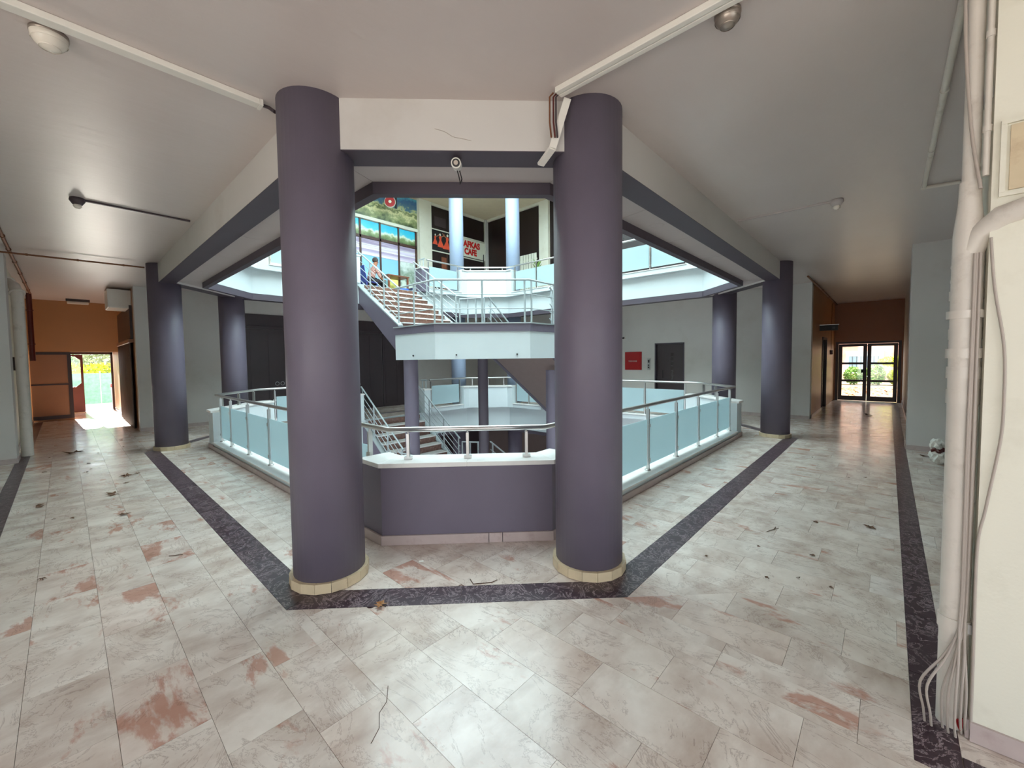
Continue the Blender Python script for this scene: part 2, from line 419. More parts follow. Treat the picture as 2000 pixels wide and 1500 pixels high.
# ================================================================ SETTING
# ---- floor slab and its marble slabs
GR = 0.0016
fl_mb = MB()
for p in minus([rect(-4, -4, XW, YW)], oct_planes(0)) + [rect(-0.9, YW, 1.4, 20.2), rect(XW, -0.9, 18.7, 1.7)]:
    fl_mb.prism(p, -0.75, -0.008)
floor = struct(fl_mb.build('floor', 'grout'), 'polished cream and pink marble floor with dark marble bands')
TW, TL = 0.293, 0.57
strips = [rect_planes(-0.61, 2.4, -0.47, 17.3), rect_planes(2.2, -0.25, 18.4, -0.11), rect_planes(2.2, -4, 2.34, -0.25)]
areas = [(-4, -4, XW, YW), (-0.65, YW, 1.15, 20.0), (XW, -0.9, 18.6, 1.42)]
OUT, RIN = oct_planes(0.90), oct_planes(0.69)
HOLE = oct_planes(-0.02)
RED = [(0.24, 3.35), (0.24, 2.6), (1.7, 2.7), (2.58, 1.1), (4.05, 1.1), (-0.2, 4.2), (0.53, 4.4)]
PALE = [(3.78, 0.04), (4.95, 0.2), (1.1, 1.2)]
cells = []
for k in range(-14, 64):
    x0 = 0.09+TW*k; x1 = x0+TW
    off = [0.0, 0.31, 0.13, 0.44, 0.22][k % 5]
    for j in range(-8, 37):
        y0 = -0.07+TL*j+off; y1 = y0+TL
        base = []
        for a in areas:
            q = inside(rect(x0+GR/2, y0+GR/2, x1-GR/2, y1-GR/2), rect_planes(*a))
            if q: base.append(q)
        if not base: continue
        outer = minus(base, OUT)
        for st in strips: outer = minus(outer, st)
        inner = []
        for q in base:
            q2 = inside(q, RIN)
            if q2: inner += minus([q2], HOLE)
        for polys in (outer, inner):
            if not polys or sum(map(area, polys)) < 0.002: continue
            c = ((x0+x1)/2, (y0+y1)/2)
            pr = [project((x, y, 0)) for x, y in polys[0]]
            sz = 0
            if all(pr):
                sz = area(pr)*sum(map(area, polys))/area(polys[0])
                mx_ = sum(p[0] for p in pr)/len(pr); my_ = sum(p[1] for p in pr)/len(pr)
                if not (-60 < mx_ < 2060 and my_ < 1580): sz = 0
            cells.append((sz, c, polys))
cells.sort(key=lambda t: -t[0])
def tile_mesh(polys, c, h=0.008):
    mb = MB()
    for p in polys: mb.prism([(x-c[0], y-c[1]) for x, y in p], -h, 0.0)
    return mb
full = None
rest = MB()
NT = 292
for i, (sz, c, polys) in enumerate(cells):
    whole = len(polys) == 1 and abs(area(polys[0])-(TW-GR)*(TL-GR)) < 1e-4
    if i < NT and sz > 0:
        if whole and full is not None:
            o = bpy.data.objects.new('floor_tile', full); col.objects.link(o); o.parent = floor
        else:
            o = tile_mesh(polys, c).build('floor_tile', 'marble_floor', floor)
            if whole: full = o.data
        o.location = (c[0], c[1], 0)
        near = lambda L: any(abs(c[0]-x) < TW/2 and abs(c[1]-y) < TL/2 for x, y in L)
        g = random.uniform(0.96, 1.02)
        if near(RED):
            o.color = (0.97, 0.92, 0.89, 1)
            o.material_slots[0].link = 'OBJECT'; o.material_slots[0].material = MATS['marble_red']
        elif near(PALE): o.color = (1.06, 1.07, 1.08, 1)
        elif random.random() < 0.10: o.color = (g*0.96, g*0.91, g*0.87, 1)
        elif random.random() < 0.2: o.color = (g*0.96, g*0.945, g*0.92, 1)
        else: o.color = (g, g*0.985, g*0.96, 1)
    else:
        for p in polys: rest.prism(p, -0.008, 0.0)
o = rest.build('floor_tile_field', 'marble_floor', floor); o['kind'] = 'stuff'
o.color = (0.98, 0.95, 0.92, 1)
def strip_piece(poly):
    c = poly[0]; o = MB().prism([(x-c[0], y-c[1]) for x, y in poly], -0.008, 0.001).build('border_tile', 'marble_strip', floor)
    o.location = (c[0], c[1], 0)
for i in range(8):
    a, b, c, d = ring_edge(i, 0.898, 0.692)
    L = math.dist(a, b); n = max(2, round(L/0.62))
    for j in range(n):
        e = 0.0012/L
        t0, t1 = j/n+e, (j+1)/n-e
        strip_piece([lerp2(a, b, t0), lerp2(a, b, t1), lerp2(d, c, t1), lerp2(d, c, t0)])
def straight_strip(x0, y0, x1, y1, along):
    L = (x1-x0) if along == 'x' else (y1-y0); n = round(L/0.62)
    for j in range(n):
        t0, t1 = j/n, (j+1)/n
        if along == 'x': strip_piece(rect(x0+L*t0+0.001, y0, x0+L*t1-0.001, y1))
        else: strip_piece(rect(x0, y0+L*t0+0.001, x1, y0+L*t1-0.001))
straight_strip(-0.609, 2.4, -0.471, 17.3, 'y')
straight_strip(2.201, -0.249, 18.4, -0.111, 'x')
straight_strip(2.201, -4, 2.339, -0.252, 'y')

# ---- ceiling, beams, soffit, lips
mb = MB()
for p in minus([rect(-4, -4, XW+0.25, YW+0.25)], oct_planes(0.5)) + [rect(-0.9, YW+0.25, 1.4, 20.2), rect(XW+0.25, -0.9, 18.75, 1.7)]:
    mb.prism(p, ZC, ZC+0.02)
ceiling = struct(mb.build('ceiling', 'ceiling_paint'), 'off-white glossy painted gallery ceiling')
mb = MB()
for p in minus([rect(-4, -4, XW+0.25, YW+0.25)], oct_planes(0.06)): mb.prism(p, ZC+0.02, U)
mb.prism(rect(-0.9, YW+0.25, 1.4, 20.2), ZC+0.02, U); mb.prism(rect(XW+0.25, -0.9, 18.75, 1.7), ZC+0.02, U)
struct(mb.build('floor_upper', 'marble_floor'), 'marble floor of the upper gallery')
for i in range(8):
    a, b, c, d = ring_edge(i, 0.595, 0.36)
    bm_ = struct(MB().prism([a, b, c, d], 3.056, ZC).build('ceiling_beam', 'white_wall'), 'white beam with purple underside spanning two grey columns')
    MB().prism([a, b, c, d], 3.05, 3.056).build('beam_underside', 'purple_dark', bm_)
soff = struct(MB().prism(rect(-4.2, -4.2, -4.0, -4.0), ZC, ZC+0.1).build('ceiling_soffit', 'soffit'), 'plasterboard soffit between beams and opening')
soff.data.clear_geometry()
mb = MB()
for i in range(8): mb.prism(ring_edge(i, 0.35, 0.0), 3.115, 3.14)
soff2 = mb.build('soffit_backing', 'black', soff)
for i in range(8):
    a, b, c, d = ring_edge(i, 0.358, 0.0)
    L = math.dist(a, b); n = max(2, round(L/1.25))
    for j in range(n):
        e = 0.003/L
        t0, t1 = j/n+e, (j+1)/n-e
        MB().prism([lerp2(a, b, t0), lerp2(a, b, t1), lerp2(d, c, t1), lerp2(d, c, t0)], 3.09, 3.115).build('soffit_panel', 'soffit', soff)
mb = MB()
for i in range(8): mb.prism(ring_edge(i, 0.0, -0.08), 2.99, 3.10)
for i in range(8): mb.prism(ring_edge(i, 0.02, -0.07), 3.10, 3.125)
struct(mb.build('trim_1', 'purple_dark'), 'dark purple lip around the atrium opening')
mb = MB()
for i in range(8): mb.prism(ring_edge(i, 0.05, -0.06), 3.13, U)
struct(mb.build('trim_2', 'white_bright'), 'white fascia of the upper gallery edge')
mb = MB()
for i in range(8): mb.prism(ring_edge(i, 0.0, -0.06), -0.72, -0.001)
struct(mb.build('trim_3', 'white_bright'), 'white fascia of the gallery floor edge')
mb = MB()
for i in range(8): mb.prism(ring_edge(i, 0.0, -0.10), -0.82, -0.72)
struct(mb.build('trim_4', 'purple_dark'), 'purple lip under the gallery floor edge')

# ---- walls on this level
def wall(name, m, *boxes, label=None):
    mb = MB()
    for b in boxes: mb.box(*b)
    return struct(mb.build(name, m), label)
wall('wall_far_left', 'white_wall', (1.15, YW, 0, XW+0.25, YW+0.25, ZC), label='white gallery wall behind the dark shutters')
wall('wall_far_right', 'white_wall', (XW, 1.42, 0, XW+0.25, 4.52, ZC), (XW, 5.39, 0, XW+0.25, YW, ZC), (XW, 4.52, 2.01, XW+0.25, 5.39, ZC),
     (XW+0.16, 4.52, 0, XW+0.25, 5.39, 2.01), label='white gallery wall with lift door and fire cabinet')
wall('wall_left_corridor_inner', 'ochre_wall', (1.15, YW+0.25, 0, 1.4, 20.0, ZC), label='ochre corridor wall with dark folding shutter')
wall('wall_left_corridor_outer', 'cream_wall', (-0.9, 10.9, 0, -0.65, 17.3, ZC), label='stained cream corridor wall carrying pipes')
wall('wall_left_vestibule', 'ochre_wall', (-0.9, 17.5, 0, -0.65, 20.0, ZC))
wall('wall_left_recess', 'cream_wall', (-1.5, 4.0, 0, -1.3, 10.45, ZC))
wall('wall_left_end', 'ochre_wall', (-0.65, 17.3, 1.96, 1.15, 17.5, ZC), (-0.65, 17.42, 0, 0.14, 17.5, 1.96), label='orange-brown corridor end wall over the open door')
wall('wall_left_lintel', 'ochre_wall', (-0.65, 19.7, 2.05, 1.15, 19.95, ZC))
wall('wall_right_corridor_inner', 'ochre_wall', (XW+0.25, 1.42, 0, 14.9, 1.65, ZC), (16.0, 1.42, 0, 18.5, 1.65, ZC), (14.9, 1.42, 2.1, 16.0, 1.65, ZC), (14.9, 1.58, 0, 16.0, 1.65, 2.1),
     label='glossy ochre corridor wall beside the glazed door')
wall('wall_right_end', 'brown_wall', (18.5, -0.9, 2.05, 18.72, 1.65, ZC), (18.5, 1.38, 0, 18.72, 1.65, 2.05), (18.5, -0.9, 0, 18.72, -0.32, 2.05), label='dark orange-brown wall above the glazed door')
wall('wall_right_corridor_outer', 'white_wall', (13.2, -0.9, 0, 18.5, -0.36, ZC), label='white corridor wall beyond the pillar')
wall('wall_right_recess', 'white_wall', (3.3, -0.9, 0, 7.0, -0.7, ZC), (8.4, -0.9, 0, 13.2, -0.7, ZC), (7.0, -0.9, 2.15, 8.4, -0.7, ZC), label='grey shaded recess wall behind the pillars')
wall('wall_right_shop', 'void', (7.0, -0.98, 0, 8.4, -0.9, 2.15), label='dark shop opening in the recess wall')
# upper and lower level walls
wall('wall_upper_left', 'cream_wall', (-1.5, YW, U, 5.2, YW+0.25, 7.6), (9.05, YW, U, XW+0.25, YW+0.6, 7.6), label='upper gallery wall with the café front')
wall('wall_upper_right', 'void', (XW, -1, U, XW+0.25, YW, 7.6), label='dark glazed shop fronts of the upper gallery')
wall('wall_rear_left', 'white_wall', (-4.2, -4.2, 0, -4.0, -2.6, ZC), (-4.2, 2.2, 0, -4.0, 4.2, ZC), (-4.2, -2.6, 2.9, -4.0, 2.2, ZC), (-4.0, 4.0, 0, -1.5, 4.2, ZC), label='unseen white wall with wide opening added for daylight behind the viewer')  # unseen rear walls, their openings added and sized to set the daylight
wall('wall_rear_right', 'white_wall', (-4.0, -4.2, 0, -2.6, -4.0, ZC), (2.2, -4.2, 0, 3.3, -4.0, ZC), (-2.6, -4.2, 2.9, 2.2, -4.0, ZC), (3.1, -4.0, 0, 3.3, -1.7, ZC), label='unseen white wall with second wide opening added for daylight behind the viewer')
wall('wall_upper_near_left', 'white_wall', (-1.7, -1.2, U, -1.5, YW, 7.6))  # unseen near walls, added so only roof light reaches the upper gallery
wall('wall_upper_near_right', 'white_wall', (-1.5, -1.2, U, XW, -1.0, 7.6))
wall('wall_upper_back', 'white_wall', (5.2, YW+0.5, U, 9.05, YW+0.7, 7.6))
mb = MB()
for p in minus([rect(-1.5, -1, XW+0.6, YW+0.7)], oct_planes(0.35)): mb.prism(p, 7.56, 7.8)
struct(mb.build('ceiling_upper', 'upper_ceiling'), 'cream ceiling of the upper gallery')
wall('wall_lower_left', 'shutter', (1.15, YW, -3.65, XW+0.25, YW+0.25, -0.75), label='dark shutters of the lower level')
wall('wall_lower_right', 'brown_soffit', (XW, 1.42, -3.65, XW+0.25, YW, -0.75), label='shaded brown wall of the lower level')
wall('floor_lower', 'marble_pink', (-1, -1, -3.9, XW+0.25, YW+0.25, -3.65), label='marble floor of the lower level')
# baseboards
def baseboard(name, p, q, h=0.08, t=0.015):
    p, q = Vector((*p, h/2)), Vector((*q, h/2)); L = (q-p).length; n = max(1, round(L/0.6)); o = None
    for j in range(n):
        a = p+(q-p)*(j/n); b = p+(q-p)*((j+1)/n); d = (q-p).normalized()*0.0015
        mb = MB().bar(a+d, b-d, t, h)
        if o is None: o = struct(mb.build(name, 'marble_pink'), 'grey-pink marble skirting')
        else: mb.build('skirting_tile', 'marble_pink', o)
baseboard('baseboard_far_left', (1.15, YW-0.008), (3.3, YW-0.008))
baseboard('baseboard_far_right', (XW-0.008, 1.42), (XW-0.008, 4.5))
baseboard('baseboard_far_right_2', (XW-0.008, 5.4), (XW-0.008, 12.9))
baseboard('baseboard_left_corridor', (-0.642, 10.92), (-0.642, 17.3))
baseboard('baseboard_left_inner', (1.142, 16.9), (1.142, 20.0))
baseboard('baseboard_right_corridor', (XW+0.25, 1.412), (14.9, 1.412))
baseboard('baseboard_right_outer', (13.2, -0.352), (18.5, -0.352))

# ================================================================ COLUMNS
def column(x, y, z0, z1, r, m, label, group=None, ring=True):
    t = thing('column', label, 'column', (x, y, z0), group)
    MB().lathe((x, y, z0), [(0, 0), (r, 0), (r, z1-z0), (0, z1-z0)], 40).build('shaft', m, t)
    if ring:
        n = 16
        for k in range(n):
            a0 = 2*math.pi*k/n+0.004; a1 = 2*math.pi*(k+1)/n-0.004; hh = 0.07
            ri, ro = r+0.0005, r+0.028
            p = [(x+ri*math.cos(a0), y+ri*math.sin(a0)), (x+ro*math.cos(a0), y+ro*math.sin(a0)), (x+ro*math.cos(a1), y+ro*math.sin(a1)), (x+ri*math.cos(a1), y+ri*math.sin(a1))]
            MB().prism(p, z0+0.002, z0+hh).build('base_tile', 'base_stone', t)
    return t
column(1.285, 3.05, 0.001, ZC, 0.247, 'purple', 'round purple-grey column where the long white ceiling trunking ends')
column(2.695, 1.685, 0.001, ZC, 0.253, 'purple', 'round purple-grey column with a loose white trunking strip leaning on it')
column(1.31, 9.90, 0.001, ZC, 0.247, 'purple', 'round purple-grey column at the mouth of the corridor with the open door')
column(9.50, 1.63, 0.001, ZC, 0.25, 'purple', 'round purple-grey column at the mouth of the corridor with the glazed double door')
column(2.63, 11.05, 0.001, ZC, 0.25, 'purple', 'round purple-grey column standing before the dark shutters')
column(10.75, 2.92, 0.001, ZC, 0.26, 'purple', 'round purple-grey column beside the lift door')
for k, (x, y) in enumerate([(9.3, 11.05), (10.7, 9.7)]):
    column(x, y, 0.001, ZC, 0.25, 'sky_blue_column', 'pale round column behind the far white parapet', 'pale columns on this floor', True)
    column(x, y, U+0.001, 7.56, 0.24, 'sky_blue_column', ['pale blue round column in front of the red-lettered café sign', 'pale blue round column between the two dark upper shop fronts'][k], None, False)

# square pillars
def pillar(poly, label, m='white_wall', skirt=True, z1=ZC):
    c = (sum(p[0] for p in poly)/len(poly), sum(p[1] for p in poly)/len(poly), 0.001)
    t = thing('pillar', label, 'pillar', c)
    MB().prism(poly, 0.001, z1).build('shaft', m, t)
    if skirt:
        n = len(poly)
        for i in range(n):
            p, q = Vector((*poly[i], 0.042)), Vector((*poly[(i+1) % n], 0.042)); d = (q-p).normalized(); o = Vector((d.y, -d.x, 0))*0.007
            MB().bar(p+o, q+o, 0.012, 0.08).build('skirting_tile', 'marble_pink', t)
    return t
near_pillar = pillar(rect(2.47, -1.7, 3.3, -0.282), 'cream painted square pillar with flush access panel and white drain pipe', 'cream_wall')
f = MB()
for b in [(2.458, -0.74, 2.47, 2.47, -0.30, 2.485), (2.458, -0.74, 2.20, 2.47, -0.30, 2.215), (2.458, -0.74, 2.2155, 2.47, -0.725, 2.4695), (2.458, -0.315, 2.2155, 2.47, -0.30, 2.4695)]: f.box(*b)
f.build('access_panel_frame', 'cream_wall', near_pillar)
MB().box(2.462, -0.715, 2.222, 2.47, -0.325, 2.463).build('access_panel', 'base_stone', near_pillar)['label'] = 'beige access panel'
pillar(rect(9.5, -0.7, 9.95, -0.255), 'white square pillar in the corridor beside the dark shop opening')
pillar(rect(-1.3, 10.45, -0.585, 10.9), 'white square pillar in front of the stained wall with pipes')

# ================================================================ RAILINGS ROUND THE OPENING
def side_railing(p, q, z, posts, label, skirting=True, extra_ends=(0, 0)):
    """glass railing on a marble kerb; p->q runs along the opening with the opening on the left hand side (inwards)"""
    p, q = Vector((*p, z)), Vector((*q, z)); d = (q-p).normalized(); inn = Vector((-d.y, d.x, 0)); L = (q-p).length
    up = Vector((0, 0, 1))
    t = thing('glass_railing', label, 'railing', p)
    mb = MB().obox((p+q)/2+inn*0.12+up*0.061, d*L/2, inn*0.115, up*0.058); mb.build('kerb', 'white_bright', t)
    n = max(1, round(L/0.9))
    for j in range(n):
        a = p+d*(L*j/n+0.002); b = p+d*(L*(j+1)/n-0.002)
        MB().obox((a+b)/2+inn*0.115+up*0.129, (b-a)/2, inn*0.14, up*0.0095).build('kerb_slab', 'marble_white', t)
        if skirting:
            MB().obox((a+b)/2-inn*0.012+up*0.036, (b-a)/2, inn*0.012, up*0.034).build('skirting_tile', 'marble_pink', t)
    zt = 0.139
    for s_ in posts:
        c = p+d*s_+inn*0.12
        po = MB().bar(c+up*zt, c+up*0.935, 0.042, 0.022, up=d).build('post', 'steel', t)
        MB().lathe(c+up*zt, [(0, 0), (0.038, 0), (0.038, 0.012), (0, 0.012)], 14).build('foot_plate', 'steel', po)
        MB().tube([c+up*0.93, c+up*0.965], 0.009, 8).build('rail_pin', 'steel', po)
        for zz in (0.27, 0.72):
            MB().obox(c+up*zz-inn*0.018, d*0.03, inn*0.008, up*0.02).build('clamp', 'steel', po)
    for a, b in zip(posts[:-1], posts[1:]):
        if b-a < 0.3: continue
        c = p+d*((a+b)/2)+inn*0.12+up*0.505
        MB().obox(c, d*((b-a)/2-0.032), inn*0.005, up*0.295).build('glass_panel', 'frosted', t)['label'] = 'frosted pale blue glass panel'
    a = p+inn*0.12+up*0.985-d*extra_ends[0]; b = q+inn*0.12+up*0.985+d*extra_ends[1]
    MB().tube([a, b], 0.024, 12).build('handrail', 'steel', t)
    return t
RET, TH = 0.33, 0.25
def parapet(i, z, h, label, outer, skirting=True, rail_posts=3):
    """solid corner parapet on chamfer i with short returns, marble cap and a rail on posts"""
    o, n_ = oct_verts(0.0), oct_verts(-TH)
    a, b = Vector(o[i]), Vector(o[(i+1) % 8])
    da = (Vector(o[i-1])-a).normalized(); db = (Vector(o[(i+2) % 8])-b).normalized()
    path = [a+da*RET, a, b, b+db*RET]
    ni = [Vector(v) for v in (n_[i], n_[(i+1) % 8])]
    ina = Vector((-(-da).y, (-da).x)); inb = Vector((-db.y, db.x))
    ipath = [a+da*RET+ina*TH, ni[0], ni[1], b+db*RET+inb*TH]
    c = (a+b)/2
    t = thing('corner_parapet', label, 'parapet', (c.x, c.y, z))
    mid = [(p+q)/2 for p, q in zip(path, ipath)]
    ow, iw, cap = MB(), MB(), []
    for j in range(3):
        ow.prism([tuple(path[j]), tuple(path[j+1]), tuple(mid[j+1]), tuple(mid[j])], z+0.001, z+h-0.04)
        iw.prism([tuple(mid[j]), tuple(mid[j+1]), tuple(ipath[j+1]), tuple(ipath[j])], z+0.001, z+h-0.04)
    ow.build('outer_wall', outer, t); iw.build('inner_wall', 'white_bright', t)['label'] = 'white inner face'
    def off(pts, ref, e): return [p+(p-r).normalized()*e for p, r in zip(pts, ref)]
    cp, ci = off(path, ipath, 0.03), off(ipath, path, 0.03)
    for j in range(3):
        if j == 1:
            cm = (cp[1]+cp[2])/2; im = (ci[1]+ci[2])/2
            segs = [(cp[1], cm, im, ci[1]), (cm, cp[2], ci[2], im)]
        else: segs = [(cp[j], cp[j+1], ci[j+1], ci[j])]
        for sg in segs: MB().prism([tuple(v) for v in sg], z+h-0.04, z+h).build('cap_slab', 'marble_white', t, bevel=0.004)
    if skirting:
        e1, e2 = off(path, ipath, 0.02), off(path, ipath, 0.0005)
        for j in range(3):
            cuts = [0, 0.62, 0.70, 1] if j == 1 else [0, 1]
            for t0, t1 in zip(cuts[:-1], cuts[1:]):
                ee = 0.002
                q = [e1[j].lerp(e1[j+1], t0+ee), e1[j].lerp(e1[j+1], t1-ee), e2[j].lerp(e2[j+1], t1-ee), e2[j].lerp(e2[j+1], t0+ee)]
                MB().prism([tuple(v) for v in q], z+0.002, z+0.085).build('skirting_tile', 'marble_pink', t)
    m0, m1 = Vector(oct_verts(-0.12)[i]), Vector(oct_verts(-0.12)[(i+1) % 8])
    d = (m1-m0).normalized(); up = Vector((0, 0, 1)); d3 = Vector((d.x, d.y, 0))
    for k in range(rail_posts):
        c2 = m0.lerp(m1, 0.12+0.76*k/(rail_posts-1)); c3 = Vector((c2.x, c2.y, z+h))
        po = MB().bar(c3, c3+up*(0.95-h), 0.046, 0.024, up=d3).build('post', 'steel', t)
        MB().obox(c3+up*0.012, d3*0.034, Vector((-d.y, d.x, 0))*0.024, up*0.012).build('foot_plate', 'steel', po)
        MB().tube([c3+up*(0.95-h), c3+up*(0.975-h)], 0.008, 8).build('rail_pin', 'steel', po)
    ra = Vector((a+da*RET+ina*0.12).to_3d()); rb = Vector((b+db*RET+inb*0.12).to_3d())
    zz = Vector((0, 0, z+0.985))
    MB().tube([ra+zz, m0.to_3d()+zz, m1.to_3d()+zz, rb+zz], 0.024, 12).build('handrail', 'steel', t)
    return t
PH = 0.72
parapet(1, 0, PH, 'purple-grey corner parapet with marble cap between the two nearest grey columns', 'purple')
parapet(7, 0, PH, 'white-lined corner parapet before the column by the dark shutters', 'white_bright')
parapet(3, 0, PH, 'white-lined corner parapet before the column by the lift door', 'white_bright')
parapet(5, 0, PH, 'white corner parapet at the foot of the pale columns, under the stair landing', 'white_bright')
parapet(5, U, 0.87, 'bright white upper corner parapet below the café sign', 'white_bright', False)
parapet(7, U, 0.87, 'bright white upper corner parapet above the column by the dark shutters', 'white_bright', False)
parapet(3, U, 0.87, 'bright white upper corner parapet above the column by the lift door', 'white_bright', False)
v0 = oct_verts(0.0)
def rng_posts(a, b, n): return [a+(b-a)*k/(n-1) for k in range(n)]
# near sides: left x=1.8 runs from (1.8,9.45) to (1.8,3.2)
side_railing((1.8, 9.45-RET), (1.8, 3.2+RET), 0, [0.06, 0.72, 1.70, 2.70, 3.68, 4.66, 5.53], 'frosted glass railing facing the corridor with the open door')
side_railing((2.85+RET, 2.15), (9.15-RET, 2.15), 0, [0.06, 0.90, 1.88, 2.84, 3.79, 4.79, 5.58], 'frosted glass railing facing the corridor with the glazed double door')
# far right side x=10.2 from (10.2,3.2) to (10.2,9.45): gap for the flight
for z, tag_ in ((0, 'this gallery'), (U, 'the upper gallery')):
    g0, g1 = (5.68, 7.92) if z == 0 else (6.3, 6.32)
    side_railing((10.2, 3.2+RET), (10.2, g0), z, rng_posts(0.06, g0-3.2-RET-0.06, 3 if z == 0 else 4), f'frosted glass railing of {tag_} in front of the fire cabinet wall', z == 0)
    side_railing((10.2, g1), (10.2, 9.45-RET), z, rng_posts(0.06, 9.45-RET-g1-0.06, 3 if z == 0 else 4), f'frosted glass railing of {tag_} between flight and pale column', z == 0)
    side_railing((9.15-RET, 10.5), (7.55, 10.5), z, rng_posts(0.06, 9.15-RET-7.55-0.06, 2), f'short frosted glass railing of {tag_} beside the head of the stairs', z == 0)
    side_railing((5.15, 10.5), (2.85+RET, 10.5), z, rng_posts(0.06, 5.15-2.85-RET-0.06, 3), f'frosted glass railing of {tag_} in front of the dark shutters' if z == 0 else f'frosted glass railing of {tag_} near the seated man', z == 0)
    for x0, x1, lb in ((7.30, 7.53, 'right of the stair head as one climbs'), (5.17, 5.36, 'left of the stair head as one climbs')):
        t = thing('stair_pier', f'low capped pier of {tag_}, {lb}', 'pier', ((x0+x1)/2, 10.5, z))
        MB().box(x0, 10.28, z+0.001, x1, 10.62, z+PH-0.03).build('body', 'purple' if x0 > 6 and z > 1 else 'white_bright', t)  # upper right pier: the shade on its face is put into the purple
        MB().box(x0-0.02, 10.26, z+PH-0.03, x1+0.02, 10.64, z+PH+0.005).build('cap_slab', 'marble_white', t)
        for yy in (10.36, 10.54): MB().tube([((x0+x1)/2, yy, z+PH), ((x0+x1)/2, yy, z+0.985)], 0.016, 8).build('post', 'rail_white', t)
        MB().tube([((x0+x1)/2, 10.3, z+0.985), ((x0+x1)/2, 10.6, z+0.985)], 0.022, 10).build('handrail', 'rail_white', t)

# ================================================================ STAIRS
UP = Vector((0, 0, 1))
def bar_railing(t, pts, posts, bars, h=0.92, r=0.021):
    """tubular railing over foot points pts (polyline); posts: foot points; bars: heights"""
    pts = [Vector(p) for p in pts]
    MB().tube([p+UP*h for p in pts], r, 10).build('handrail', 'rail_white', t)
    for b in bars: MB().tube([p+UP*b for p in pts], 0.0095, 6).build('rail_bar', 'rail_white', t)
    for p in posts: MB().bar(Vector(p), Vector(p)+UP*h, 0.035, 0.022, up=(1, 0, 0)).build('post', 'rail_white', t)
def flight(o, d, sv, W, n, rise, run, label, soffit=None, stringer_m='purple', end_drop=0.0):
    """n risers climbing from o along d; sv: horizontal unit vector across, W wide"""
    o, d, sv = Vector(o), Vector(d), Vector(sv)
    t = thing('stair_flight', label, 'stairs', o)
    for k in range(n):
        a = o+d*(run*k)+UP*(rise*k)
        rs = MB().obox(a+sv*(W/2)+d*0.012+UP*((rise-0.03)/2), sv*(W/2), d*0.012, UP*((rise-0.03)/2)).build('riser', 'riser_stone', t)
        if k < n-1:
            MB().obox(a+sv*(W/2)+d*(run/2)+UP*(rise-0.015), sv*(W/2), d*(run/2+0.02), UP*0.015).build('tread', 'marble_white', t)
    sl = rise/run; run_t = run*n
    # soffit slab between the stringers
    def quad(w0, w1, zt0, zb0, zt1, zb1, x0, x1, name, m):
        vs = []
        for w_ in (w0, w1):
            for x_, zz in ((x0, zb0), (x1, zb1), (x1, zt1), (x0, zt0)): vs.append(o+d*x_+sv*w_+UP*zz)
        fs = [[0, 1, 2, 3], [7, 6, 5, 4], [0, 4, 5, 1], [1, 5, 6, 2], [2, 6, 7, 3], [3, 7, 4, 0]]
        if d.cross(UP).dot(sv) > 0: fs = [f[::-1] for f in fs]
        return MB().add(vs, fs).build(name, m, t)
    s0, s1 = soffit or (-0.28, rise*n-0.28-0.15)
    quad(0.02, W-0.02, -0.12, s0, rise*n-rise-0.12, s1, 0, run_t, 'soffit', 'brown_soffit')
    for w0, w1 in ((-0.12, 0.0), (W, W+0.12)):
        quad(w0, w1, 0.06, s0, rise*n+0.06-rise*0.3, s1, 0, run_t, 'stringer', stringer_m)
        quad(w0-0.012, w1+0.012, 0.095, 0.061, rise*n+0.095-rise*0.3, rise*n+0.061-rise*0.3, 0, run_t, 'stringer_cap', 'rail_white')
    for w_ in (-0.06, W+0.06):
        pts = [o+d*0.02+sv*w_+UP*0.09, o+d*(run_t-0.02)+sv*w_+UP*(rise*n+0.09-rise*0.3)]
        posts = [pts[0].lerp(pts[1], f_) for f_ in (0.03, 0.35, 0.68, 0.97)]
        bar_railing(t, pts, posts, (0.14, 0.31, 0.48, 0.65), 0.86)
    return t
mat('riser_stone', s(112, 78, 66), 0.3, var=0.35, scale=16, dirt=s(196, 178, 164), dscale=14)
LOW = -3.85
LP = [(5.25, 8.54), (5.25, 7.0), (6.7, 5.6), (7.6, 5.6), (7.6, 7.87), (7.27, 8.54)]
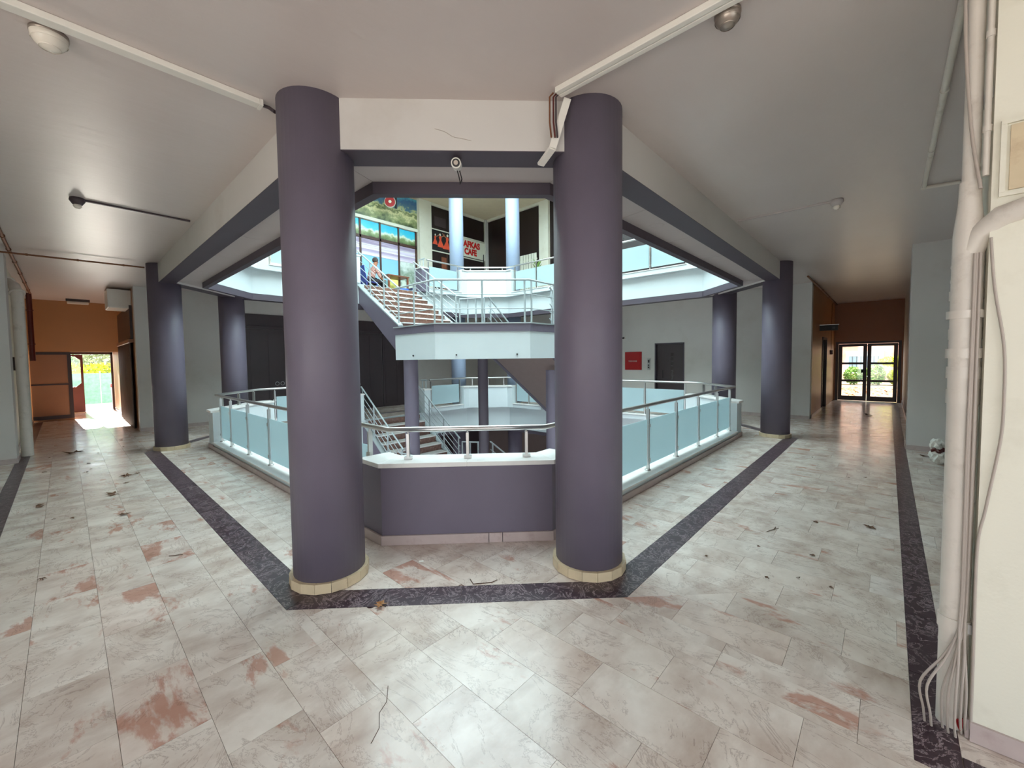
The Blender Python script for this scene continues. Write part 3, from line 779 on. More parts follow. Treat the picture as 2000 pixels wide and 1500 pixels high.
def landing(z, label):
    t = thing('stair_landing', label, 'landing', (6.4, 7.1, z+1.61))
    MB().prism(LP, z+2.19, z+2.35).build('slab', 'purple', t)
    band = [(5.27, 8.53), (5.27, 7.01), (6.71, 5.62), (7.58, 5.62), (7.58, 7.85), (7.25, 8.53)]
    bd = MB().prism(band, z+1.61, z+2.19).build('band', 'white_bright', t); bd['label'] = 'white band below the slab'
    for f_ in (0.5,):
        MB().tube([(5.262, 7.8, z+1.70), (5.25, 7.8, z+1.70)], 0.02, 8).build('wall_fitting', 'black', bd)
    for f_ in (0.22, 0.86):
        x, y = lerp2((5.27, 7.01), (6.71, 5.62), f_)
        MB().tube([(x, y, z+1.70), (x-0.02, y-0.02, z+1.70)], 0.018, 8).build('wall_fitting', 'black', bd)
    MB().prism([(5.23, 8.55), (5.23, 6.99), (6.69, 5.58), (7.6, 5.58), (7.6, 5.66), (6.72, 5.66), (5.31, 7.03), (5.31, 8.55)], z+2.35, z+2.375).build('edge_trim', 'rail_white', t)
    path = [(5.28, 8.5, z+2.37), (5.28, 7.02, z+2.37), (6.71, 5.63, z+2.37), (7.58, 5.63, z+2.37)]
    P_ = [Vector(p) for p in path]
    bar_railing(t, path, [P_[0].lerp(P_[1], 0.5), P_[1], P_[1].lerp(P_[2], 0.08), P_[1].lerp(P_[2], 0.5), P_[1].lerp(P_[2], 0.95), P_[2].lerp(P_[3], 0.08), P_[3]], (0.30, 0.60), 0.90)
    path = [(7.23, 8.5, z+2.36), (7.56, 7.9, z+2.36)]; P_ = [Vector(p) for p in path]
    bar_railing(t, path, [P_[0], P_[0].lerp(P_[1], 0.33), P_[0].lerp(P_[1], 0.66), P_[1]], (0.12, 0.45), 0.86)
    return t
landing(0, 'white-banded stair landing with tubular railing hanging in mid atrium')
landing(LOW, 'stair landing below this floor, seen past the parapet')
flight((5.5, 8.55, 2.35), (0, 1, 0), (1, 0, 0), 1.65, 8, 0.1625, 0.255, 'marble flight climbing from the landing to the upper gallery', (-0.62, 0.9))
flight((5.5, 8.55, 2.35+LOW), (0, 1, 0), (1, 0, 0), 1.65, 8, 0.1875, 0.255, 'marble flight descending from this floor to the lower landing', (-0.62, 0.9))
flight((10.45, 5.85, 0), (-1, 0, 0), (0, 1, 0), 1.9, 13, 0.18077, 0.219, 'flight rising from this floor to the mid landing, brown underside showing', (-0.28, 1.75))
flight((10.45, 5.85, LOW+0.2), (-1, 0, 0), (0, 1, 0), 1.9, 13, 0.1654, 0.219, 'flight of the lower level up to the lower landing', (-0.001, 1.75))
for (x, y, r, m_, lb) in ((5.47, 8.22, 0.165, 'purple', 'round purple-grey prop column under the left edge of the landing'), (7.0, 7.4, 0.125, 'purple_dark', 'slim prop column, backlit shade in its dark colour, under the middle of the landing'), (7.95, 5.98, 0.15, 'purple', 'round prop column under the rising flight')):  # middle prop is darker: its backlit shade is put into the colour
    t = thing('prop_column', lb, 'column', (x, y, -3.65))
    top = 1.61 if x < 7.5 else 1.32
    MB().lathe((x, y, -3.65), [(0, 0), (r, 0), (r, 3.65-1.3-0.75), (0, 3.65-1.3-0.75)], 28).build('lower_shaft', m_, t)
    MB().lathe((x, y, -1.30 if x < 7.5 else -2.2), [(r, 0), (r, top+1.30 if x < 7.5 else top+2.2)], 28).build('shaft', m_, t)
for x, y in ((2.63, 11.05), (10.75, 2.92), (9.3, 11.05), (10.7, 9.7)):
    column(x, y, -3.649, -0.75, 0.25, 'purple', 'round column of the lower level', 'lower level columns', False)

# ================================================================ FITTINGS ON THE FAR WALLS
# dark shutters on the far left wall
for k in range(5):
    x0 = 3.38+k*1.02; x1 = x0+0.99
    t = thing('shutter_door', ['dark grey metal shutter with two ring handles', 'dark grey metal shutter next to the ring-handled one', 'dark grey metal shutter behind the stairs, third from the white wall', 'dark grey metal shutter behind the prop column, fourth from the white wall', 'dark grey metal shutter nearest the pale columns, fifth from the white wall'][k], 'shutter', (x0, YW, 0.001))
    MB().box(x0, YW-0.045, 0.001, x1, YW-0.001, 2.52).build('leaf', 'shutter', t)
    MB().box(x0, YW-0.08, 2.525, x1, YW-0.001, 2.60).build('transom', 'shutter', t)
    MB().box(x0, YW-0.03, 2.605, x1, YW-0.001, 2.93).build('fascia', 'shutter', t)
    for a, b in ((0.08, 0.46), (0.53, 0.91)): MB().box(x0+a, YW-0.055, 0.12, x0+b, YW-0.0455, 2.42).build('panel', 'shutter', t)
    if k == 0:
        for xx in (0.72, 0.86):
            ring = [(x0+xx+0.05*math.cos(a), YW-0.07, 0.98+0.05*math.sin(a)) for a in [2*math.pi*j/14 for j in range(15)]]
            MB().tube(ring, 0.007, 6).build('ring_handle', 'steel', t)
# lift door
d1 = thing('door_1', 'dark purple lift door with narrow window set in the white wall', 'door', (XW+0.1, 4.95, 0.001)); d1['kind'] = 'structure'
MB().box(XW+0.10, 4.53, 0.001, XW+0.155, 5.38, 2.0).build('leaf', 'shutter', d1)
fr = MB(); fr.box(XW-0.012, 4.50, 0.001, XW+0.10, 4.535, 2.03); fr.box(XW-0.012, 5.375, 0.001, XW+0.10, 5.41, 2.03); fr.box(XW-0.012, 4.5, 2.0, XW+0.10, 5.41, 2.035)
fr.build('door_frame', 'purple_dark', d1)
MB().box(XW+0.09, 4.86, 0.9, XW+0.0995, 4.94, 1.72).build('window', 'clear_glass', d1)
MB().tube([(XW+0.06, 5.18, 0.95), (XW+0.06, 5.18, 1.2)], 0.012, 8).build('handle', 'black', d1)
# fire cabinet
def text_mesh(body, size, m, parent, origin, xdir, zdir=(0, 0, 1), extrude=0.004, bold=0.0, name='lettering', align='LEFT', xs=1.0):
    cu = bpy.data.curves.new('lettering', 'FONT'); cu.body = body; cu.size = size; cu.extrude = extrude; cu.offset = bold; cu.align_x = align
    tmp = bpy.data.objects.new('tmp_text', cu); col.objects.link(tmp)
    dg = bpy.context.evaluated_depsgraph_get(); me = bpy.data.meshes.new_from_object(tmp.evaluated_get(dg))
    bpy.data.objects.remove(tmp); bpy.data.curves.remove(cu)
    xd, zd = Vector(xdir), Vector(zdir); nd = xd.cross(zd)
    base = wl(parent); o_ = Vector(origin)-base
    for v in me.vertices: v.co = o_+xd*(v.co.x*xs)+zd*v.co.y+nd*v.co.z
    me.materials.clear(); me.materials.append(MATS[m])
    o = bpy.data.objects.new(name, me); col.objects.link(o); o.parent = parent; WL[o.name] = base
    return o
t = thing('fire_cabinet', 'red fire hose cabinet with white lettering on the white wall', 'fire cabinet', (XW, 6.12, 1.2))
MB().box(XW-0.03, 5.84, 1.20, XW-0.001, 6.41, 1.78).build('frame', 'fire_red', t)
MB().box(XW-0.042, 5.87, 1.23, XW-0.031, 6.38, 1.70).build('door', 'fire_red', t)
text_mesh('YANGIN DOLABI', 0.062, 'white_letters', t, (XW-0.043, 6.28, 1.46), (0, -1, 0), extrude=0.002, xs=0.62)
t = thing('call_panel', 'slim steel lift call panel beside the dark lift door', 'panel', (XW, 5.6, 1.2))
MB().box(XW-0.014, 5.555, 1.20, XW-0.001, 5.655, 1.57).build('plate', 'steel', t)
MB().box(XW-0.018, 5.58, 1.43, XW-0.0145, 5.63, 1.52).build('display', 'black', t)
for zz in (1.28, 1.35): MB().lathe((0, 0, 0), [(0, 0)], 3) if False else MB().box(XW-0.02, 5.587, zz-0.02, XW-0.0145, 5.623, zz+0.02).build('button', 'black', t)
t = thing('wall_camera', 'small black camera fixed to the wall above the fire cabinet', 'camera', (XW, 6.45, 2.25))
MB().box(XW-0.05, 6.41, 2.21, XW-0.001, 6.49, 2.29).build('bracket', 'plastic_white', t)
MB().tube([(XW-0.05, 6.45, 2.25), (XW-0.13, 6.42, 2.24)], 0.035, 12).build('body', 'black', t)

# ================================================================ UPPER LEVEL SHOPS
g = thing('shop_window', 'printed shop window with landscape mural behind the seated man', 'shop front', (7.1, YW, U))
for k in range(5):
    x1 = 8.97-0.725*k; x0 = x1-0.725
    MB().box(x1-0.03, YW+0.01, U, x1+0.03, YW+0.10, 6.36).build('mullion', 'shop_frame', g)
    MB().box(x0+0.03, YW+0.04, 5.79, x1-0.03, YW+0.05, 6.30).build('pane', 'pane_print', g)
    MB().box(x0+0.03, YW+0.04, 5.16, x1-0.03, YW+0.05, 5.70).build('pane', 'pane_lavender', g)
    MB().box(x0+0.03, YW+0.04, U+0.05, x1-0.03, YW+0.05, 5.15).build('pane', 'pane_grey' if k == 0 else 'pane_blue', g)
    for zz in (5.36, 5.5): MB().box(x0+0.03, YW+0.032, zz, x1-0.03, YW+0.039, zz+0.025).build('stripe', 'white_letters', g)
MB().box(5.3, YW+0.01, 5.70, 9.0, YW+0.09, 5.79).build('transom', 'shop_frame', g)
MB().box(5.3, YW-0.02, 6.33, 9.05, YW+0.1, 6.43).build('white_rail', 'sign_white', g)
MB().box(5.2, YW+0.03, 6.43, 9.05, YW+0.1, 7.5).build('mural_panel', 'mural', g)['label'] = 'printed landscape of rocks, trees and blue sky'
t = thing('wall_pillar', 'cream pillar between mural window and dark café front', 'pillar', (9.33, YW-0.1, U))
MB().box(9.06, YW-0.12, U+0.001, 9.6, YW-0.001, 7.55).build('shaft', 'cream_wall', t)
# café front on the same wall
g = thing('cafe_shop', 'dark café shop front with white glazing bars', 'shop front', (11.0, YW, U))
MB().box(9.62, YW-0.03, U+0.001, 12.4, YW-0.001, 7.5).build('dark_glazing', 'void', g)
for zz in (5.78, 6.60): MB().box(9.62, YW-0.06, zz-0.02, 12.4, YW-0.031, zz+0.02).build('glazing_bar', 'sign_white', g)
for xx in (10.35, 11.1): MB().box(xx, YW-0.055, U+0.01, xx+0.05, YW-0.031, 5.75).build('mullion', 'shop_frame', g)
MB().box(9.8, YW-0.04, 6.75, 10.35, YW-0.031, 7.1).build('notice', 'shutter', g)
MB().box(10.1, YW-0.05, U+0.01, 10.34, YW-0.031, 5.6).build('curtain', 'table_wood', g)
# dancers poster: generic figures in long red dress on black
t = thing('poster', 'black poster of dancers in orange-red costume beside the café sign', 'poster', (10.2, YW-0.06, 5.8))
MB().box(9.62, YW-0.072, 5.81, 10.95, YW-0.061, 6.57).build('board', 'black', t)
def figure(x, z, h, lean, m1='dancer_red', flip=1):
    y0, y1 = YW-0.078, YW-0.0725
    def poly(pts, m_, nm):
        vs = [(x+flip*(px+lean*pz)*h, y0, z+pz*h) for px, pz in pts]+[(x+flip*(px+lean*pz)*h, y1, z+pz*h) for px, pz in pts]
        n = len(pts); MB().add(vs, [list(range(n)), list(range(2*n-1, n-1, -1))]+[[i, (i+1) % n, n+(i+1) % n, n+i] for i in range(n)]).build(nm, m_, t)
    poly([(-0.28, 0.02), (0.30, 0.0), (0.20, 0.25), (0.07, 0.5), (0.10, 0.68), (0.04, 0.78), (-0.06, 0.78), (-0.12, 0.66), (-0.07, 0.5), (-0.18, 0.25)], m1, 'figure_dress')
    poly([(0.08, 0.70), (0.30, 0.80), (0.42, 0.95), (0.38, 0.97), (0.26, 0.85), (0.05, 0.76)], 'skin', 'figure_arm')
    poly([(-0.06, 0.80), (0.05, 0.80), (0.07, 0.90), (0.0, 0.97), (-0.08, 0.90)], 'sign_white', 'figure_head')
for a in ((9.78, 6.02, 0.42, 0.05, 'dancer_red', 1), (10.05, 5.95, 0.55, -0.05, 'dancer_red', 1), (10.33, 5.92, 0.62, -0.1, 'dancer_red', -1), (10.55, 5.86, 0.42, 0.1, 'dancer_red', 1)): figure(*a)
t = thing('cafe_sign', 'white sign board with red capital lettering on the café front', 'sign', (11.6, YW-0.06, 5.83))
MB().box(10.96, YW-0.085, 5.83, 12.42, YW-0.061, 6.56).build('board', 'sign_white', t)
text_mesh('KAFKAS', 0.335, 'red_letters', t, (11.0, YW-0.087, 6.235), (1, 0, 0), bold=0.018, xs=0.92)
text_mesh('CAFE', 0.335, 'red_letters', t, (11.25, YW-0.087, 5.935), (1, 0, 0), bold=0.018, xs=0.85)
t = thing('small_cafe_sign', 'small dark sign with white lettering under the café sign board', 'sign', (11.8, YW-0.06, 4.6))
MB().box(11.25, YW-0.075, 4.60, 12.35, YW-0.061, 5.45).build('board', 'black', t)
text_mesh('KAFKAS', 0.21, 'white_letters', t, (11.5, YW-0.077, 5.18), (1, 0, 0), xs=0.85)
text_mesh('CAFE', 0.21, 'white_letters', t, (11.6, YW-0.077, 4.93), (1, 0, 0), xs=0.85)
t = thing('wall_pillar', 'slim white corner post where the two dark upper fronts meet', 'post', (XW-0.06, YW-0.06, U))
MB().box(XW-0.16, YW-0.16, U+0.001, XW-0.002, YW-0.09, 7.55).build('shaft', 'white_wall', t)
MB().box(XW-0.30, YW-0.15, 5.0, XW-0.27, YW-0.13, 6.05).build('bracket', 'black', t)
t = thing('wall_pillar', 'cream pillar at the end of the upper dark front, beside the potted plant', 'pillar', (XW-0.06, 9.7, U))
MB().box(XW-0.12, 9.48, U+0.001, XW-0.001, 9.92, 7.55).build('shaft', 'cream_wall', t)
t = thing('shop_lintel', 'pale moulding under the upper ceiling above the right dark front', 'moulding', (XW-0.05, 11, 7.5))
MB().box(XW-0.10, 9.93, 7.46, XW-0.001, 12.75, 7.555).build('board', 'cream_wall', t)
t = thing('shop_lintel', 'pale moulding under the upper ceiling above the café front', 'moulding', (11, YW-0.05, 7.5))
MB().box(9.62, YW-0.10, 7.46, 12.38, YW-0.032, 7.555).build('board', 'cream_wall', t)
def slat_screen(y0, y1, z1, n, label):
    t = thing('slatted_screen', label, 'screen', (XW-0.15, (y0+y1)/2, U+0.001))
    for k in range(n):
        w_ = (y1-y0)/n
        MB().box(XW-0.17, y0+k*w_+0.012, U+0.05, XW-0.15, y0+(k+1)*w_-0.012, z1).build('slat', 'sign_white', t)
    for zz in (U+0.2, z1-0.25): MB().box(XW-0.149, y0, zz, XW-0.13, y1, zz+0.06).build('rail', 'sign_white', t)
    for yy in (y0+0.05, y1-0.05): MB().box(XW-0.149, yy-0.02, U+0.001, XW-0.12, yy+0.02, U+0.3).build('foot', 'sign_white', t)
slat_screen(10.0, 10.95, 5.66, 7, 'white slatted screen beside the potted plant on the upper gallery')
slat_screen(11.75, 12.3, 5.2, 5, 'lower white slatted screen near the upper corner post')
# potted plant
t = thing('potted_plant', 'small leafy plant in a brown pot on the upper railing side', 'plant', (12.1, 9.75, U+0.001))
MB().box(11.95, 9.6, U+0.001, 12.25, 9.9, U+1.0).build('stand', 'sign_white', t)
MB().lathe((12.1, 9.75, U+1.0), [(0, 0), (0.09, 0), (0.13, 0.2), (0.11, 0.2), (0, 0.18)], 16).build('pot', 'table_wood', t)
for k in range(12):
    a = k*2.4; r_ = 0.10+0.02*(k % 4); z0 = U+1.15+0.04*k
    tip = Vector((12.1+r_*math.cos(a)*1.6, 9.75+r_*math.sin(a)*1.6, z0+0.16)); b0 = Vector((12.1, 9.75, z0-0.03*k)); md = (tip+b0)/2+Vector((0, 0, 0.06)); sd = Vector((-math.sin(a), math.cos(a), 0))*0.035
    MB().add([b0, md-sd, tip, md+sd], [[0, 1, 2, 3]]).build('leaf', 'leaf_green', t)
# round red sign
t = thing('round_sign', 'round red sign on a black bracket in front of the mural', 'sign', (7.675, YW-0.42, 6.744))
c = Vector((7.675, YW-0.42, 6.944)); d = Vector((-0.6, -0.8, 0)); sd = Vector((0.8, -0.6, 0))
MB().tube([c, c+d*0.06], 0.17, 28).build('disc', 'fire_red', t)
MB().tube([c-d*0.005, c+d*0.05], 0.185, 28).build('rim', 'sign_white', t)
MB().tube([c+d*0.06, c+d*0.066], 0.05, 16).build('emblem', 'sign_white', t)
MB().bar(c+sd*0.19-UP*0.2, c+sd*0.19+UP*0.33, 0.05, 0.05).build('bracket', 'black', t)
MB().bar(c+UP*0.15, Vector((c.x, c.y, 7.559)), 0.02, 0.02).build('hanger', 'black', t)

# ================================================================ SEATED MAN AND HIS TABLE (upper gallery)
def skin_mesh(name, verts, edges, radii, root, m, parent, sub=2):
    me = bpy.data.meshes.new(name); base = wl(parent)
    me.from_pydata([Vector(v)-base for v in verts], edges, []); me.update()
    o = bpy.data.objects.new(name, me); col.objects.link(o)
    sk = o.modifiers.new('skin', 'SKIN'); sk.use_smooth_shade = True
    sv_ = me.skin_vertices[0].data
    for i, r in enumerate(radii): sv_[i].radius = r if isinstance(r, tuple) else (r, r); sv_[i].use_root = (i == root)
    sb = o.modifiers.new('sub', 'SUBSURF'); sb.levels = sub; sb.render_levels = sub
    dg = bpy.context.evaluated_depsgraph_get(); m2_ = bpy.data.meshes.new_from_object(o.evaluated_get(dg))
    bpy.data.objects.remove(o); m2_.materials.clear(); m2_.materials.append(MATS[m])
    for p in m2_.polygons: p.use_smooth = True
    o = bpy.data.objects.new(name, m2_); col.objects.link(o); o.parent = parent; WL[o.name] = base
    return o
def man(x, y, z):
    t = thing('person', 'man in a checked shirt and dark trousers sitting by the printed shop window', 'person', (x, y, z))
    # faces +x (towards the table), torso leaning forward
    P = lambda a, b, c: (x+a, y+b, z+c)
    hips = P(0, 0, 0.46); ch = P(0.10, 0, 0.78); nk = P(0.16, 0, 0.95); hd = P(0.19, 0, 1.02)
    v = [hips, P(0.04, 0, 0.62), ch, nk, hd, P(0.215, 0, 1.13)]
    e = [(0, 1), (1, 2), (2, 3), (3, 4), (4, 5)]
    r = [(0.14, 0.11), (0.13, 0.10), (0.15, 0.10), 0.055, (0.075, 0.07), (0.078, 0.07)]
    def limb(start, pts, rad):
        i = start
        for p, q in zip(pts, rad): v.append(P(*p)); r.append(q); e.append((i, len(v)-1)); i = len(v)-1
        return i
    for sgn in (-1, 1):
        limb(0, [(0.05, 0.09*sgn, 0.46), (0.40, 0.11*sgn, 0.48), (0.42, 0.11*sgn, 0.27), (0.40, 0.11*sgn, 0.07), (0.50, 0.12*sgn, 0.03)], [0.085, 0.062, 0.055, 0.04, 0.03])
        w_ = limb(2, [(0.11, 0.18*sgn, 0.86), (0.20, 0.22*sgn, 0.62), (0.36, 0.13*sgn, 0.54), (0.41, 0.10*sgn, 0.53)], [0.055, 0.045, 0.033, 0.028])
        for f_ in range(5):
            a = (f_-2)*0.013; ln = [0.045, 0.07, 0.075, 0.068, 0.055][f_]
            limb(w_, [(0.43, 0.10*sgn+a, 0.535), (0.43+ln*0.6, 0.10*sgn+a*1.1, 0.53), (0.43+ln, 0.10*sgn+a*1.1, 0.515)], [0.0095, 0.0085, 0.007])
    skin_mesh('body', v, e, r, 0, 'skin', t)
    v, e, r = [hips, P(0.04, 0, 0.62), ch, P(0.15, 0, 0.90)], [(0, 1), (1, 2), (2, 3)], [(0.155, 0.12), (0.15, 0.115), (0.165, 0.115), 0.07]
    for sgn in (-1, 1): limb(2, [(0.11, 0.19*sgn, 0.86), (0.20, 0.23*sgn, 0.63), (0.27, 0.19*sgn, 0.585)], [0.07, 0.058, 0.05])
    skin_mesh('shirt', v, e, r, 0, 'shirt', t)
    v, e, r = [P(0, 0, 0.47)], [], [(0.16, 0.12)]
    for sgn in (-1, 1): limb(0, [(0.05, 0.09*sgn, 0.465), (0.40, 0.11*sgn, 0.485), (0.42, 0.11*sgn, 0.28), (0.41, 0.11*sgn, 0.10)], [0.10, 0.075, 0.068, 0.055])
    skin_mesh('trousers', v, e, r, 0, 'trousers', t)
    c = Vector(P(0.19, 0, 1.125))
    mb = MB(); prof = [(0.0001, 0.125), (0.05, 0.112), (0.085, 0.07), (0.092, 0.02), (0.085, -0.02)]
    mb.lathe(c, prof[::-1], 18); h_ = mb.build('hair', 'hair', t)
    for sgn in (-1, 1):
        MB().lathe(Vector(P(0.285, 0.03*sgn, 1.095)), [(0.0001, -0.010), (0.009, 0), (0.0001, 0.010)], 8).build('eye', 'black', t)
        MB().lathe(Vector(P(0.21, 0.085*sgn, 1.08)), [(0.0001, -0.03), (0.016, 0), (0.0001, 0.03)], 8).build('ear', 'skin', t)
        MB().obox(P(0.47, 0.12*sgn, 0.03), (0.10, 0, 0), (0, 0.042, 0), (0, 0, 0.028)).build('shoe', 'black', t, bevel=0.015)
    MB().add([P(0.275, -0.016, 1.075), P(0.275, 0.016, 1.075), P(0.305, 0, 1.065), P(0.278, 0, 1.115)], [[0, 1, 2], [0, 2, 3], [1, 3, 2], [0, 3, 1]]).build('nose', 'skin', t)
    MB().obox(P(0.281, 0, 1.035), (0.004, 0, 0), (0, 0.024, 0), (0, 0, 0.004)).build('mouth', 'dark_red', t)
    return t
UF = U+0.001
man(6.66, 12.15, UF)
def plastic_chair(x, y, z, face, label, m='blue_plastic'):
    t = thing('plastic_chair', label, 'chair', (x, y, z)); c, s_ = math.cos(face), math.sin(face)
    W_ = lambda a, b, h: (x+a*c-b*s_, y+a*s_+b*c, z+h)
    MB().obox(W_(0, 0, 0.41), Vector(W_(0.2, 0, 0))-Vector(W_(0, 0, 0)), Vector(W_(0, 0.2, 0))-Vector(W_(0, 0, 0)), (0, 0, 0.015)).build('seat', m, t, bevel=0.01)
    MB().obox(W_(-0.22, 0, 0.66), Vector(W_(0.014, 0, 0))-Vector(W_(0, 0, 0))+Vector((0, 0, 0)), Vector(W_(0, 0.19, 0))-Vector(W_(0, 0, 0)), (-0.05*c, -0.05*s_, 0.235)).build('backrest', m, t, bevel=0.01)
    for a in (-0.17, 0.17):
        for b in (-0.17, 0.17): MB().bar(W_(a, b, 0.395), W_(a*1.15, b*1.15, 0.0), 0.03, 0.03).build('leg', m, t)
    return t
plastic_chair(6.62, 12.15, UF, 0.0, 'blue plastic chair under the seated man')
plastic_chair(5.95, 12.1, UF, -0.5, 'empty blue plastic chair behind the seated man')
plastic_chair(8.35, 12.25, UF, math.pi, 'blue plastic chair across the table from the seated man')
t = thing('cafe_table', 'brown wooden table on the upper gallery before the seated man', 'table', (7.55, 12.2, UF))
MB().box(7.15, 11.9, UF+0.70, 7.95, 12.5, UF+0.735).build('tabletop', 'table_wood', t, bevel=0.005)
for xx in (7.2, 7.9):
    for yy in (11.95, 12.45): MB().box(xx-0.025, yy-0.025, UF, xx+0.025, yy+0.025, UF+0.70).build('leg', 'table_wood', t)
t = thing('bucket', 'blue plastic bucket on the floor below the table', 'bucket', (7.62, 11.75, UF))
MB().lathe((7.62, 11.75, UF), [(0, 0.0), (0.12, 0.0), (0.16, 0.28), (0.15, 0.28), (0.11, 0.02), (0, 0.02)], 20).build('pail', 'blue_cloth', t)
ring = [(7.62+0.16*math.cos(a), 11.75, UF+0.28+0.10*math.sin(a)) for a in [math.pi*j/10 for j in range(11)]]
MB().tube(ring, 0.005, 6).build('handle', 'steel', t)
t = thing('notice_board', 'pale yellow board leaning against the shop window', 'board', (7.9, 12.7, UF))
MB().obox((7.85, 12.72, UF+0.45), (0.2, 0, 0), (0, 0.01, 0.002), (0, 0.06, 0.44)).build('panel', 'yellow_board', t)
for xx in (7.72, 7.98): MB().bar((xx, 12.66, UF+0.0), (xx, 12.70, UF+0.12), 0.02, 0.02).build('foot', 'table_wood', t)

# ================================================================ LEFT CORRIDOR END
d2 = thing('door_2', 'brown panelled leaf closing half of the corridor end', 'door', (-0.25, 17.36, 0)); d2['kind'] = 'structure'
MB().box(-0.64, 17.33, 0.06, 0.14, 17.415, 1.95).build('leaf', 'panel_brown', d2)
for b in ((-0.64, 17.315, 0.06, 0.14, 17.329, 0.16), (-0.64, 17.315, 1.88, 0.14, 17.329, 1.95), (0.06, 17.315, 0.16, 0.14, 17.329, 1.88), (-0.64, 17.315, 1.02, 0.06, 17.329, 1.06)):
    MB().box(*b).build('frame_rail', 'wood_dark', d2)
d3 = thing('door_3', 'dark red outer door with rounded window standing ajar', 'door', (0.4, 19.75, 0)); d3['kind'] = 'structure'
f = MB(); f.box(-0.62, 19.72, 1.93, 1.14, 19.80, 2.04); f.box(-0.64, 19.72, 0.0, -0.58, 19.8, 2.04); f.box(1.08, 19.72, 0, 1.14, 19.8, 2.04)
f.build('door_frame', 'wood_dark', d3)
MB().box(-0.2, 19.74, 0.02, 0.42, 19.78, 0.86).build('lower_panel', 'dark_red', d3)
f = MB(); f.box(0.36, 19.74, 0.86, 0.42, 19.78, 1.92); f.box(-0.2, 19.74, 0.86, -0.14, 19.78, 1.92); f.box(-0.14, 19.74, 1.86, 0.36, 19.78, 1.92)
f.add([(0.36, 19.74, 0.86), (0.36, 19.74, 0.98), (0.24, 19.74, 0.86), (0.36, 19.78, 0.86), (0.36, 19.78, 0.98), (0.24, 19.78, 0.86)], [[0, 1, 2], [5, 4, 3], [1, 4, 5, 2]])
f.add([(0.36, 19.74, 1.86), (0.24, 19.74, 1.86), (0.36, 19.74, 1.74), (0.36, 19.78, 1.86), (0.24, 19.78, 1.86), (0.36, 19.78, 1.74)], [[0, 1, 2], [5, 4, 3], [1, 4, 5, 2]])
f.build('window_frame', 'dark_red', d3)
MB().box(-0.14, 19.757, 0.86, 0.36, 19.763, 1.86).build('pane', 'clear_glass', d3)
t = struct(MB().box(-0.65, 19.6, 0.001, 1.15, 19.95, 0.02).build('trim_5', 'marble_white'), 'pale marble threshold')
# folding shutter on the corridor wall
t = thing('folding_shutter', 'dark brown folding shutter on the ochre corridor wall under the white box', 'shutter', (1.12, 14.6, 0.001))
y = 13.45; sg_ = 1
while y < 16.6:
    MB().obox((1.115, y+0.09, 1.06), (0.022*sg_, 0.085, 0), (-0.008, 0.002*sg_, 0), (0, 0, 1.04)).build('slat', 'shutter_brown', t); y += 0.18; sg_ = -sg_
MB().box(1.06, 13.4, 2.11, 1.149, 16.65, 2.19).build('head_rail', 'panel_brown', t)
MB().box(1.10, 13.4, 2.20, 1.149, 16.65, 3.0).build('overpanel', 'shutter_brown', t)
t = thing('wall_box', 'white boxed sign fixed high on the corridor wall above the folding shutter', 'box', (0.95, 13.8, 2.9))
MB().box(0.74, 13.45, 2.93, 1.149, 14.3, 3.36).build('case', 'plastic_white', t, bevel=0.008)
MB().box(0.76, 13.47, 2.922, 1.14, 14.28, 2.93).build('diffuser', 'lamp_glass', t)
t = thing('ceiling_lamp', 'small rectangular ceiling lamp in front of the orange end wall', 'lamp', (0.33, 16.6, 3.3))
MB().box(0.10, 16.55, 3.34, 0.56, 16.75, 3.399).build('base', 'wood_dark', t)
MB().box(0.12, 16.57, 3.27, 0.54, 16.73, 3.339).build('cover', 'lamp_glass', t, bevel=0.015)
# pipes of the left corridor
def pipe_run(name, label, cat, pts, r, m, clips=0, group=None, n=12):
    t = thing(name, label, cat, pts[0], group); P_ = [Vector(p) for p in pts]
    MB().tube(P_, r, n).build('pipe', m, t)
    for k in range(clips):
        f_ = (k+0.5)/clips; L_ = len(P_)-1; i = min(int(f_*L_), L_-1); p = P_[i].lerp(P_[i+1], f_*L_-i); d = (P_[i+1]-P_[i]).normalized()
        MB().tube([p-d*0.012, p+d*0.012], r*1.35, n).build('clip', m, t)
    return t
pipe_run('rusty_pipe', 'rust-brown pipe with clips along the left corridor ceiling', 'pipe', [(-0.5, 6.5, 3.365), (-0.5, 10.4, 3.365), (-0.5, 15.6, 3.365)], 0.022, 'rust', 8)
pipe_run('rusty_pipe', 'dark vertical pipe going down the stained wall to a valve', 'pipe', [(-0.52, 15.6, 3.36), (-0.52, 15.6, 1.7)], 0.05, 'dark_red', 2)
pipe_run('rusty_pipe', 'thin brown pipe crossing the left corridor ceiling beside the grey column', 'pipe', [(-0.6, 9.99, 3.325), (1.05, 9.9, 3.325)], 0.014, 'rust', 3)
pipe_run('wall_pipe', 'stout white pipe standing against the stained corridor wall', 'pipe', [(-0.5, 11.15, 0.002), (-0.5, 11.15, 2.85), (-0.53, 11.25, 2.98), (-0.6, 11.4, 3.05), (-0.645, 11.5, 3.05)], 0.075, 'pipe_white', 2)
pipe_run('wall_pipe', 'thin pale pipe on the stained wall beside the dark vertical pipe', 'pipe', [(-0.58, 14.6, 3.3), (-0.58, 14.6, 1.8)], 0.025, 'pipe_white', 2)
t = thing('meter_box', 'small dark box on the stained corridor wall', 'box', (-0.6, 12.3, 1.5))
MB().box(-0.649, 12.1, 1.5, -0.56, 12.4, 1.75).build('case', 'shutter_brown', t)

